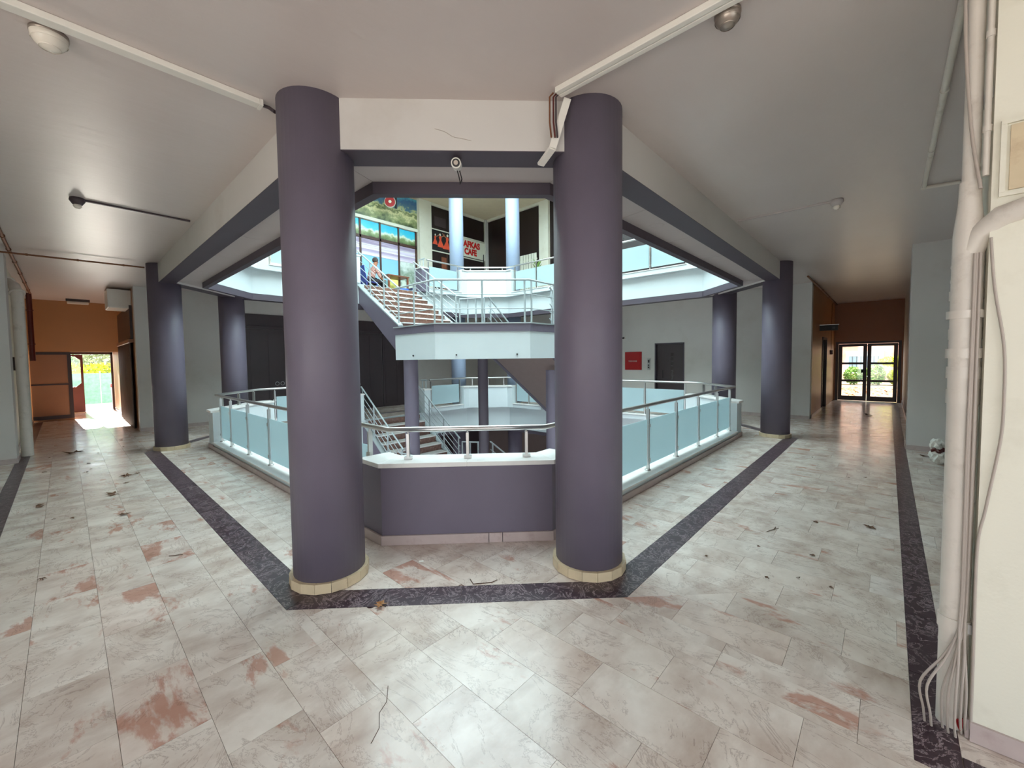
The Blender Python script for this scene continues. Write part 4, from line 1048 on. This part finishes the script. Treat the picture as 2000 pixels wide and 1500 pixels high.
# ================================================================ RIGHT CORRIDOR END
d4 = thing('door_4', 'dark wooden double door with six glass panes at the right corridor end', 'door', (18.55, 0.53, 0)); d4['kind'] = 'structure'
f = MB(); f.box(18.5, -0.32, 0, 18.62, -0.24, 2.05); f.box(18.5, 1.30, 0, 18.62, 1.38, 2.05); f.box(18.5, -0.24, 1.98, 18.62, 1.30, 2.05)
f.build('door_frame', 'wood_dark', d4)
for y0, y1 in ((-0.235, 0.525), (0.535, 1.295)):
    lf = MB().box(18.53, y0, 0.012, 18.59, y0+0.10, 1.975)
    lf.box(18.53, y1-0.10, 0.012, 18.59, y1, 1.975)
    for z0, z1 in ((0.012, 0.17), (0.665, 0.735), (1.265, 1.335), (1.89, 1.975)): lf.box(18.53, y0+0.10, z0, 18.59, y1-0.10, z1)
    l_ = lf.build('leaf', 'wood_dark', d4)
    for z0, z1 in ((0.16, 0.67), (0.73, 1.27), (1.33, 1.89)): MB().box(18.557, y0+0.10, z0, 18.563, y1-0.10, z1).build('pane', 'clear_glass', l_)
MB().box(18.48, 0.55, 0.98, 18.529, 0.68, 1.10).build('lock_case', 'black', d4)
MB().tube([(18.50, 0.52, 0.86), (18.529, 0.52, 0.86)], 0.02, 10).build('knob', 'steel', d4)
d5 = thing('door_5', 'dark doorway in the ochre right corridor wall', 'door', (15.45, 1.5, 0)); d5['kind'] = 'structure'
MB().box(14.95, 1.54, 0.001, 15.95, 1.579, 2.08).build('leaf', 'shutter_brown', d5)
f = MB(); f.box(14.9, 1.40, 0.001, 14.96, 1.54, 2.1); f.box(15.94, 1.40, 0.001, 16.0, 1.54, 2.1); f.box(14.9, 1.40, 2.07, 16.0, 1.54, 2.13)
f.build('door_frame', 'wood_dark', d5)
t = thing('exit_sign', 'dark hanging sign plate projecting from the ochre corridor wall', 'sign', (14.2, 1.25, 2.25))
MB().box(14.18, 1.02, 2.27, 14.22, 1.419, 2.42).build('plate', 'black', t)
MB().box(14.175, 1.08, 2.31, 14.179, 1.14, 2.37).build('emblem', 'shutter', t)
MB().box(14.17, 1.0, 2.42, 14.23, 1.419, 2.435).build('top_rail', 'steel', t)
t = thing('alarm_button', 'small dark red alarm box on the ochre wall beside the glazed door', 'alarm', (17.2, 1.40, 1.6))
MB().box(17.13, 1.35, 1.62, 17.27, 1.419, 1.76).build('case', 'dark_red', t)
MB().tube([(17.2, 1.40, 1.76), (17.2, 1.40, 3.3)], 0.008, 6).build('wire_duct', 'rust', t)
pipe_run('rusty_pipe', 'thin rusty pipe along the top of the ochre right corridor wall', 'pipe', [(11.3, 1.36, 3.36), (18.4, 1.36, 3.36)], 0.02, 'rust', 4)

# ================================================================ CEILING FITTINGS
t = thing('cable_trunking', 'long white plastic trunking on the ceiling running to the left grey column', 'trunking', (0.2, 3.24, 3.36))
for a, b in ((-2.4, -0.8), (-0.798, 0.98)): MB().box(a, 3.205, 3.362, b, 3.275, 3.399).build('trunk', 'plastic_white', t, bevel=0.004)
MB().box(0.98, 3.202, 3.358, 1.0, 3.278, 3.399).build('end_cap', 'plastic_white', t)
MB().tube([(1.0, 3.24, 3.38), (1.04, 3.22, 3.37), (1.06, 3.17, 3.33)], 0.012, 8).build('cable_tail', 'shutter', t)
t = thing('cable_trunking', 'double white trunking on the ceiling running to the right grey column', 'trunking', (2.31, 0.8, 3.36))
for x0, x1 in ((2.275, 2.312), (2.318, 2.352)): MB().box(x0, -0.8, 3.362, x1, 1.67, 3.399).build('trunk', 'plastic_white', t, bevel=0.004)
t = thing('loose_trunking', 'loose bent white trunking strip leaning against the right grey column', 'trunking', (2.30, 1.80, 2.95))
A_, B_, C_ = Vector((2.40, 1.655, 3.37)), Vector((2.325, 1.73, 3.04)), Vector((2.37, 1.87, 2.99))
MB().bar(A_, B_, 0.05, 0.02, up=(1, 1, 0)).build('upper_piece', 'plastic_white', t)
MB().bar(B_, C_, 0.05, 0.02, up=(0, 0, 1)).build('lower_piece', 'plastic_white', t)
for k, (dx, m_) in enumerate(((0.0, 'rust'), (0.018, 'dark_red'), (0.03, 'shutter'))):
    tag(MB().tube([(2.30+dx, 1.70-dx, 3.385), (2.285+dx, 1.72-dx, 3.36), (2.29+dx, 1.725-dx, 3.2), (2.30+dx, 1.72-dx, 3.10)], 0.006, 6).build('cable', m_), ['brown cable dropping beside the loose trunking', 'dark red cable dropping beside the loose trunking', 'grey cable dropping beside the loose trunking'][k], 'cable')
def dome(c, r, m, label):
    t = thing('dome_lamp', label, 'lamp', (c[0], c[1], c[2]-r*1.1))
    MB().lathe(c, [(0, -0.0005), (r*1.02, -0.0005), (r*1.02, -0.02), (0, -0.02)], 24).build('base', 'dome_metal', t)
    prof = [(r*math.cos(a), -0.02-r*0.95*math.sin(a)) for a in [math.pi/2*k/8 for k in range(9)]]
    MB().lathe(c, prof, 24).build('cover', m, t)
    for k in (2, 5): MB().lathe((c[0], c[1], c[2]+prof[k][1]), [(prof[k][0]+0.001, -0.003), (prof[k][0]+0.004, 0), (prof[k][0]+0.001, 0.003)], 24).build('rib', m, t)
dome((0.02, 3.40, ZC), 0.075, 'lamp_glass', 'white glass dome lamp on the ceiling beside the long trunking')
dome((2.425, 0.66, ZC), 0.062, 'dome_metal', 'grey metal dome lamp on the ceiling beside the double trunking')
def batten(p, q, label, m):
    t = thing('lamp_holder', label, 'lamp', (*p, 3.35))
    MB().bar((*p, 3.388), (*q, 3.388), 0.025, 0.02).build('conduit', m, t)
    MB().lathe((*p, ZC), [(0, -0.001), (0.06, -0.001), (0.065, -0.03), (0.04, -0.07), (0, -0.07)], 18).build('holder', m, t)
    MB().lathe((*p, ZC-0.07), [(0.03, 0), (0.036, -0.02), (0.02, -0.04), (0.0001, -0.045)], 14).build('bulb', 'lamp_glass', t)
batten((0.17, 6.52), (1.15, 6.54), 'grey lamp holder with conduit on the left corridor ceiling', 'shutter')
batten((6.14, 0.48), (6.11, 1.51), 'pale lamp holder with conduit on the right corridor ceiling', 'soffit')
t = thing('soffit_downlight', 'round flush downlight rim in the soffit beside the right grey column', 'lamp', (4.6, 1.97, 3.08))
MB().lathe((4.6, 1.97, 3.09), [(0.06, -0.001), (0.075, -0.006), (0.085, -0.001)], 24).build('rim', 'soffit', t)
MB().lathe((4.6, 1.97, 3.09), [(0, -0.002), (0.06, -0.002)], 24).build('lens', 'soffit', t)
# cctv camera on the beam
t = thing('security_camera', 'white round security camera with drooping cable under the purple beam', 'camera', (1.94, 2.31, 3.0))
c = Vector((1.945, 2.30, 3.0)); d = Vector((-0.70, -0.68, -0.2)).normalized()
MB().lathe((1.98, 2.335, 3.05), [(0, -0.001), (0.03, -0.001), (0.03, -0.012), (0.01, -0.016), (0.01, -0.05), (0, -0.05)], 16).build('mount', 'shutter', t)
MB().tube([c-d*-0.0, c-d*0.09], 0.036, 20).build('body', 'plastic_white', t)
MB().tube([c+d*0.008, c+d*0.001], 0.027, 20).build('lens_ring', 'black', t)
MB().tube([c+d*0.012, c+d*0.0085], 0.016, 16).build('lens', 'dome_metal', t)
MB().tube([c-d*0.08+Vector((0, 0, -0.03)), c+Vector((0.04, 0.01, -0.10)), c+Vector((0.06, 0.03, -0.12)), c+Vector((0.08, 0.03, -0.08)), c+Vector((0.08, 0.06, 0.0)), c+Vector((0.12, 0.12, 0.085))], 0.004, 6).build('cable', 'black', t)

# ================================================================ NEAR RIGHT PIPE, CABLES, CONDUIT
t = thing('drain_pipe', 'stout white painted drain pipe standing beside the cream pillar', 'pipe', (2.53, -0.215, 0.002))
X0, Y0 = 2.535, -0.233; R0 = 0.0455
MB().tube([(X0, Y0, 0.002), (X0, Y0, 1.44)], R0, 20).build('pipe', 'pipe_white', t)
MB().tube([(X0, Y0, 2.3), (X0, Y0, 3.399)], 0.026, 18).build('upper_pipe', 'pipe_white', t)
MB().tube([(X0, Y0, 1.44), (X0, Y0, 2.08), (X0, Y0, 2.22), (X0, Y0, 2.3)], [R0*1.02, R0*1.02, 0.034, 0.032], 20).build('socket', 'pipe_white', t)
for zz, rr, hh in ((0.02, 1.0, 0), (0.36, 1.02, 0.005), (0.45, 1.13, 0.028), (0.99, 1.03, 0.005), (1.42, 1.10, 0.03), (1.52, 1.14, 0.025), (1.60, 1.22, 0.02), (1.68, 1.08, 0.022), (1.76, 1.25, 0.016), (1.84, 1.1, 0.02), (1.90, 1.06, 0.006), (1.96, 1.06, 0.006)):
    if hh: MB().tube([(X0, Y0, zz-hh), (X0, Y0, zz+hh)], R0*rr, 20 if zz < 1.4 else 8).build('coupling', 'pipe_white', t)
MB().tube([(X0-0.005, Y0-0.0, 2.0), (X0-0.02, Y0-0.03, 2.08), (X0-0.06, Y0-0.08, 2.13), (2.43, -0.42, 2.155), (2.42, -0.9, 2.17)], 0.04, 16).build('branch_elbow', 'pipe_white', t)
MB().tube([(2.424, -0.48, 2.157), (2.424, -0.50, 2.158)], 0.045, 16).build('branch_ring', 'pipe_white', t)
for zz in (0.45, 2.62): MB().box(2.50, -0.281, zz-0.02, 2.60, -0.262, zz+0.02).build('bracket', 'steel', t)
pipe_run('thin_pipe', 'thin white pipe climbing between drain pipe and cream pillar', 'pipe', [(2.49, -0.268, 2.3), (2.49, -0.268, 3.38)], 0.010, 'pipe_white', 3)
cb_ = thing('cable_bundle', 'bundle of pale cables fanning out at the foot of the drain pipe', 'cables', (2.47, -0.23, 0.002))
feet = [(2.47, -0.255), (2.455, -0.145), (2.44, -0.165), (2.43, -0.235), (2.46, -0.20), (2.47, -0.268), (2.44, -0.215)]
for k in range(7):
    fx, fy = feet[k]; w_ = [0.0, 0.012, -0.004, 0.006, -0.01, 0.004, 0.008][k]
    sx, sy = 2.478+0.004*(k % 3), -0.262+0.005*(k % 4)
    pts = [(sx, sy, 2.0), (sx+w_*0.3, sy, 1.6), (sx, sy+w_*0.3, 1.2), (sx, sy, 0.62), (sx-0.006, sy+0.004, 0.48), ((sx+fx)/2-0.01, (sy+fy)/2, 0.33), (fx-0.012, fy+0.012 if k in (1, 2) else fy, 0.19), (fx-0.004, fy, 0.07), (fx+0.012, fy-0.006, 0.004)]
    MB().tube(smooth(pts), 0.005, 6).build('cable', 'cable_grey', cb_)
tag(MB().tube(smooth([(2.462, -0.285, 2.05), (2.46, -0.30, 1.85), (2.46, -0.33, 1.62), (2.46, -0.335, 1.4), (2.46, -0.33, 1.25), (2.46, -0.30, 0.98), (2.462, -0.282, 0.8), (2.464, -0.284, 0.3), (2.464, -0.284, 0.05)]), 0.005, 6).build('cable', 'cable_grey'), 'grey cable bowing out over the face of the cream pillar', 'cable')
tag(MB().tube(smooth([(2.512, -0.195, 3.39), (2.500, -0.20, 2.9), (2.494, -0.225, 2.5), (2.475, -0.255, 2.25)]), 0.006, 6).build('cable', 'cable_grey'), 'grey cable slung across the upper drain pipe', 'cable')
tag(MB().tube([(2.50, -0.255, 0.012), (2.49, -0.25, 0.05), (2.482, -0.262, 0.07), (2.478, -0.258, 0.02)], 0.006, 6).build('cable', 'fire_red'), 'short red cable end at the foot of the drain pipe', 'cable')
t = thing('conduit', 'white conduit with couplings along the right ceiling and down the recess wall', 'conduit', (6.3, -0.45, 2.2))
for a, b in (((2.9, -0.24, 3.372), (4.1, -0.24, 3.372)), ((4.1, -0.24, 3.372), (5.2, -0.24, 3.372)), ((5.2, -0.24, 3.372), (6.28, -0.24, 3.372))):
    MB().tube([a, b], 0.02, 10).build('pipe', 'pipe_white', t)
    MB().tube([Vector(b)-Vector((0.025, 0, 0)), b], 0.025, 10).build('coupling', 'pipe_white', t)
MB().tube([(6.28, -0.24, 3.372), (6.34, -0.5, 3.372), (6.36, -0.55, 3.35), (6.36, -0.56, 3.28), (6.36, -0.56, 2.0)], 0.02, 10).build('drop_pipe', 'pipe_white', t)
MB().tube([(6.33, -0.6, 2.05), (6.33, -0.699, 2.05)], 0.012, 8).build('bracket', 'steel', t)
t = thing('alarm_bell', 'dark red alarm bell on the recess wall behind the drain pipe', 'alarm', (4.6, -0.62, 2.9))
MB().tube([(4.6, -0.699, 2.95), (4.6, -0.62, 2.95)], 0.09, 20).build('bell', 'dark_red', t)
MB().tube([(4.6, -0.62, 2.95), (4.6, -0.60, 2.95)], 0.03, 12).build('hub', 'dark_red', t)
# crumpled bag
t = thing('plastic_bag', 'crumpled white plastic bag on the floor before the dark shop opening', 'bag', (8.5, -0.6, 0.002))
r = random.Random(3)
for nm, c, rr, m_ in (('bag_body', (8.5, -0.58, 0.11), 0.11, 'plastic_white'), ('bag_top', (8.5, -0.56, 0.28), 0.09, 'plastic_white'), ('contents', (8.49, -0.57, 0.20), 0.075, 'dark_red')):
    bm = bmesh.new(); bmesh.ops.create_icosphere(bm, subdivisions=3, radius=rr)
    mb = MB(); vs = []
    for v in bm.verts:
        k_ = 1+0.22*math.sin(v.co.x*60+v.co.z*40)*math.cos(v.co.y*55)+r.uniform(-0.08, 0.08); vs.append((c[0]+v.co.x*k_, c[1]+v.co.y*k_, max(0.002, c[2]+v.co.z*k_)))
    mb.add(vs, [[x.index for x in f.verts] for f in bm.faces]); bm.free(); mb.build(nm, m_, t)

# ================================================================ LITTER
def dry_leaf(x, y, size, rot, m, label, group=None, lobes=5):
    r = random.Random(int(x*1000)+int(y*77)); pts = []
    for k in range(lobes*2+1):
        a = -2.4+4.8*k/(lobes*2); rr = size*(1.0 if k % 2 == 0 else 0.45)*r.uniform(0.8, 1.1)
        pts.append((rr*math.sin(a), rr*math.cos(a)))
    vs = [(x, y, 0.012)]; c_, s_ = math.cos(rot), math.sin(rot)
    for px, py in pts: vs.append((x+px*c_-py*s_, y+px*s_+py*c_, 0.004+abs(r.gauss(0, size*0.18))))
    mb = MB().add(vs, [[0, k+1, k] for k in range(1, len(pts))])
    t = thing('dry_leaf', label, 'leaf', (x, y, 0.002), group)
    mb.build('blade', m, t)
    MB().tube([(x, y, 0.010), (x-size*0.9*c_*0.2+size*s_*0.7, y-size*0.7*c_, 0.004)], 0.0025, 5).build('stalk', 'twig', t)
for (x, y, sz, ro, m_, lb) in [(0.06, 10.8, 0.17, 0.3, 'leaf_brown', 'large dry brown leaf lying in the light of the open door'), (0.34, 6.94, 0.10, 1.2, 'leaf_brown', 'curled dry brown leaf on the floor of the left corridor'),
        (0.37, 5.94, 0.06, 2.0, 'leaf_brown', 'small dry leaf beside the dark marble band of the left corridor'), (0.54, 7.96, 0.09, 0.4, 'leaf_brown', 'spiky dry leaf near the grey column at the corridor mouth'),
        (-0.25, 7.07, 0.06, 0.9, 'leaf_brown', 'small dark dry leaf near the outer marble band'), (1.33, 2.40, 0.055, 0.6, 'leaf_ochre', 'ochre dry leaf lying on the dark marble band at the near column'),
        (4.98, 0.09, 0.06, 1.9, 'leaf_brown', 'reddish dry leaf on the floor of the right corridor'), (14.2, 0.35, 0.12, 0.2, 'leaf_brown', 'dry leaf in the reflection of the glazed door'), (9.0, -0.45, 0.08, 0.2, 'leaf_brown', 'dry leaf beside the crumpled white bag')]:
    dry_leaf(x, y, sz, ro, m_, lb)
r = random.Random(11)
for k in range(16):
    x = r.uniform(-0.35, 0.75); y = r.uniform(4.5, 12.0)
    dry_leaf(x, y, r.uniform(0.02, 0.045), r.uniform(0, 6), 'leaf_brown', 'tiny dry leaf scrap on the floor of the left corridor', 'leaf scraps in the left corridor', 3)
for k in range(10):
    x = r.uniform(2.9, 8.0); y = r.uniform(0.0, 1.05)
    dry_leaf(x, y, r.uniform(0.015, 0.03), r.uniform(0, 6), 'leaf_brown', 'tiny dry leaf scrap on the floor of the right corridor', 'leaf scraps in the right corridor', 3)
def twig(pts, label):
    t = thing('twig', label, 'twig', pts[0])
    MB().tube(pts, 0.003, 5).build('stem', 'twig', t)
    p = Vector(pts[1]); MB().tube([p, p+Vector((0.03, -0.03, 0.004))], 0.002, 5).build('side_shoot', 'twig', t)
twig([(1.93, 2.21, 0.004), (1.90, 2.14, 0.005), (2.00, 2.06, 0.004), (2.05, 2.05, 0.006)], 'thin dry twig on the floor in front of the corner parapet')
twig([(0.52, 4.36, 0.004), (0.55, 4.33, 0.006), (0.58, 4.325, 0.004), (0.60, 4.30, 0.005)], 'thin dry twig on the floor of the left corridor')
twig([(4.25, 0.78, 0.004), (4.35, 0.74, 0.006), (4.42, 0.74, 0.004)], 'thin dry twig on the floor of the right corridor')
tag(MB().prism([(1.83, 2.70), (1.86, 2.68), (1.87, 2.70), (1.84, 2.72)], 0.001, 0.006).build('paper_scrap', 'plastic_white'), 'tiny white paper scrap beside the corner parapet', 'paper')
# crack in the marble
ck = [(0.80, 1.56), (0.86, 1.60), (0.90, 1.67), (0.955, 1.70), (1.01, 1.78)]
tag(MB().tube([(x, y, 0.0005) for x, y in ck], 0.0016, 4).build('floor_crack', 'twig'), 'thin branching dark crack across one pale floor slab', 'crack')

# ================================================================ OUTSIDE
mb = MB()
for b in (rect(-40, -40, -4, 60), rect(-4, -40, 60, -4), rect(-4, 13.5, -0.95, 60), rect(-0.95, 20.2, 1.45, 60), rect(1.45, 13.5, 60, 60), rect(18.75, -4, 60, 13.5), rect(12.9, -4, 18.75, -0.95), rect(12.9, 1.75, 18.75, 13.5)): mb.prism(b, -0.35, -0.05)
struct(mb.build('ground', 'paving'), 'pale outdoor ground')
t = thing('net_fence', 'green netted fence across the yard beyond the open door', 'fence', (0.5, 24.5, -0.05))
for k in range(4):
    x0 = -3+k*2.0
    MB().box(x0, 24.48, -0.05, x0+1.98, 24.52, 1.22).build('net_panel', 'green_net', t)
    MB().tube([(x0, 24.5, -0.05), (x0, 24.5, 1.3)], 0.025, 8).build('post', 'steel', t)
def tree(name, x, y, z, trunk_h, radii, n, size, m, label, group=None, seed=1, cat='tree'):
    t = thing(name, label, cat, (x, y, z), group)
    if trunk_h:
        MB().tube([(x, y, z), (x+0.05, y, z+trunk_h*0.5), (x, y+0.04, z+trunk_h+radii[2]*0.5)], [0.11, 0.09, 0.04], 8).build('trunk', 'bark', t)
        for a in (0.6, 2.5, 4.4): MB().tube([(x, y, z+trunk_h*0.8), (x+math.cos(a)*radii[0]*0.6, y+math.sin(a)*radii[1]*0.6, z+trunk_h+radii[2]*0.9)], [0.05, 0.02], 6).build('branch', 'bark', t)
    mb = MB(); leaf_mesh(mb, (x, y, z+trunk_h+radii[2]), radii, n, size, seed); f_ = mb.build('foliage', m, t); f_['kind'] = 'stuff'
    return t
tree('hedge', 0.8, 26.0, -0.05, 0.0, (3.4, 0.7, 0.85), 5000, 0.09, 'leaf_yellow', 'yellow-green clipped hedge rising over the netted fence', seed=2, cat='hedge')
tree('garden_tree', 1.6, 28.0, -0.05, 0.4, (1.4, 1.3, 1.15), 4200, 0.09, 'leaf_grey', 'bushy grey-green tree behind the netted fence', seed=3)
tree('garden_tree', -0.5, 30.0, -0.05, 0.8, (1.2, 1.2, 0.8), 2600, 0.09, 'leaf_green', 'smaller green tree seen through the rounded door window', seed=4)
t = thing('house', 'pale far house with red tiled roof beyond the trees', 'house', (-0.2, 46, -0.05))
MB().box(-4.0, 44, -0.05, 2.6, 50, 2.6).build('wall', 'white_bright', t)
MB().add([(-4.4, 43.6, 2.6), (3.0, 43.6, 2.6), (3.0, 50.4, 2.6), (-4.4, 50.4, 2.6), (-4.4, 47, 4.0), (3.0, 47, 4.0)], [[0, 1, 5, 4], [2, 3, 4, 5], [1, 2, 5], [3, 0, 4], [3, 2, 1, 0]]).build('roof', 'roof_red', t)
for xx in (-2.5, 0.4): MB().box(xx, 43.96, 0.9, xx+0.9, 44.0, 2.0).build('window', 'void', t)
t = thing('litter_bin', 'small red and white bin outside by the open door', 'bin', (1.35, 22.3, -0.05))
MB().lathe((1.35, 22.3, -0.05), [(0, 0), (0.14, 0), (0.16, 0.75), (0, 0.75)], 16).build('bin_body', 'plastic_white', t)
MB().lathe((1.35, 22.3, 0.70), [(0.17, 0), (0.17, 0.12), (0, 0.16)], 16).build('bin_lid', 'fire_red', t)
# yard beyond the glazed door
struct(MB().box(19.2, -8, -0.05, 40, 10, -0.03).build('ground_bed', 'earth'), 'earth bed strewn with dry leaves beyond the glazed door')
t = thing('garden_building', 'pink rendered building with white-framed window beyond the glazed door', 'building', (33.2, 1.2, -0.03))
MB().box(33, -8, -0.03, 37, 11, 5.6).build('wall', 'pink_render', t)
wf = MB(); wf.box(32.93, 0.2, 0.42, 32.999, 1.95, 0.55); wf.box(32.93, 0.2, 1.5, 32.999, 1.95, 1.8); wf.box(32.93, 0.2, 0.55, 32.999, 0.35, 1.5); wf.box(32.93, 1.8, 0.55, 32.999, 1.95, 1.5); wf.box(32.93, 1.05, 0.55, 32.999, 1.12, 1.5)
w_ = wf.build('window_frame', 'white_bright', t)
for y0, y1 in ((0.35, 1.05), (1.12, 1.8)): MB().box(32.96, y0, 0.55, 32.99, y1, 1.5).build('pane', 'pane_yard', w_)
for k in range(7): MB().box(32.94, 0.42+k*0.2, 0.55, 32.955, 0.44+k*0.2, 1.5).build('window_bar', 'shutter', w_)
pipe_run('yard_pipe', 'thin grey pipe with hangers along the pink building', 'pipe', [(32.9, 7, 2.0), (32.9, -5, 2.3)], 0.035, 'shutter', 6)
for k in range(5):
    yy = 2.3-k*0.9
    tree('shrub', 29.0+0.3*(k % 2), yy, -0.03, 0.0, (0.45, 0.43, 0.44+0.06*(k % 3)), 1500, 0.06, 'leaf_green' if k < 3 else 'leaf_yellow', ['light green shrub under the left pane of the pink building', 'light green shrub under the window of the pink building', 'rounded green shrub right of the window of the pink building', 'yellow-green low shrub beside the slanting branch', 'yellow-green low shrub furthest from the window'][k], seed=5+k, cat='shrub')
tree('garden_tree', 27.4, -0.45, -0.03, 1.0, (0.5, 0.85, 0.28), 2600, 0.06, 'leaf_yellow', 'small yellow-leaved tree in front of the pink building', seed=16)
mb = MB(); rr_ = random.Random(5)
for _ in range(900):
    x, y, sz = rr_.uniform(20, 26.6), rr_.uniform(-1.6, 2.6), rr_.uniform(0.03, 0.09); a = rr_.uniform(0, 6.3); u = Vector((math.cos(a), math.sin(a), rr_.uniform(-0.2, 0.5)))*sz; v = Vector((-math.sin(a), math.cos(a), rr_.uniform(-0.2, 0.5)))*sz*0.5; c = Vector((x, y, 0.0+sz*0.4))
    mb.add([c-u, c+v, c+u, c-v], [[0, 1, 2, 3]])
o = tag(mb.build('leaf_litter', 'leaf_ochre'), 'dry leaves strewn over the earth bed beyond the glazed door', 'leaves'); o['kind'] = 'stuff'
# ---- unseen atrium roof, added to diffuse the sun
t = struct(MB().box(1.2, 1.6, 8.6, 10.8, 1.7, 8.7).build('added_skylight', 'white_bright'), 'added translucent skylight diffusing the sun over the atrium')
for k in range(6):
    for j in range(6):
        x0, y0 = 1.2+k*1.6, 1.6+j*1.58
        MB().add([(x0+0.03, y0+0.03, 8.70), (x0+1.57, y0+0.03, 8.70), (x0+1.57, y0+1.55, 8.70), (x0+0.03, y0+1.55, 8.70)], [[0, 1, 2, 3]]).build('diffuser_panel', 'skylight', t)
for k in range(7): MB().box(1.17+k*1.6, 1.6, 8.62, 1.23+k*1.6, 11.1, 8.7).build('diffuser_bar', 'white_bright', t)
for j in range(7): MB().box(1.2, 1.57+j*1.58, 8.62, 10.8, 1.63+j*1.58, 8.7).build('diffuser_bar', 'white_bright', t)
mb = MB()
for x0, y0, x1, y1 in ((1.0, 1.4, 1.17, 11.3), (10.83, 1.4, 11.0, 11.3), (1.17, 1.4, 10.83, 1.57), (1.17, 11.13, 10.83, 11.3)): mb.box(x0, y0, 7.8, x1, y1, 8.72)
struct(mb.build('trim_6', 'white_bright'), 'white upstand below the added skylight')
tag(MB().tube(smooth([(1.801, 2.355, 3.202), (1.851, 2.305, 3.182), (1.893, 2.263, 3.148), (1.930, 2.226, 3.138), (1.983, 2.173, 3.122)]), [0.0006]+[0.002]*19+[0.0006], 5).build('beam_crack', 'cable_grey'), 'thin curved crack in the plaster of the white beam', 'crack')
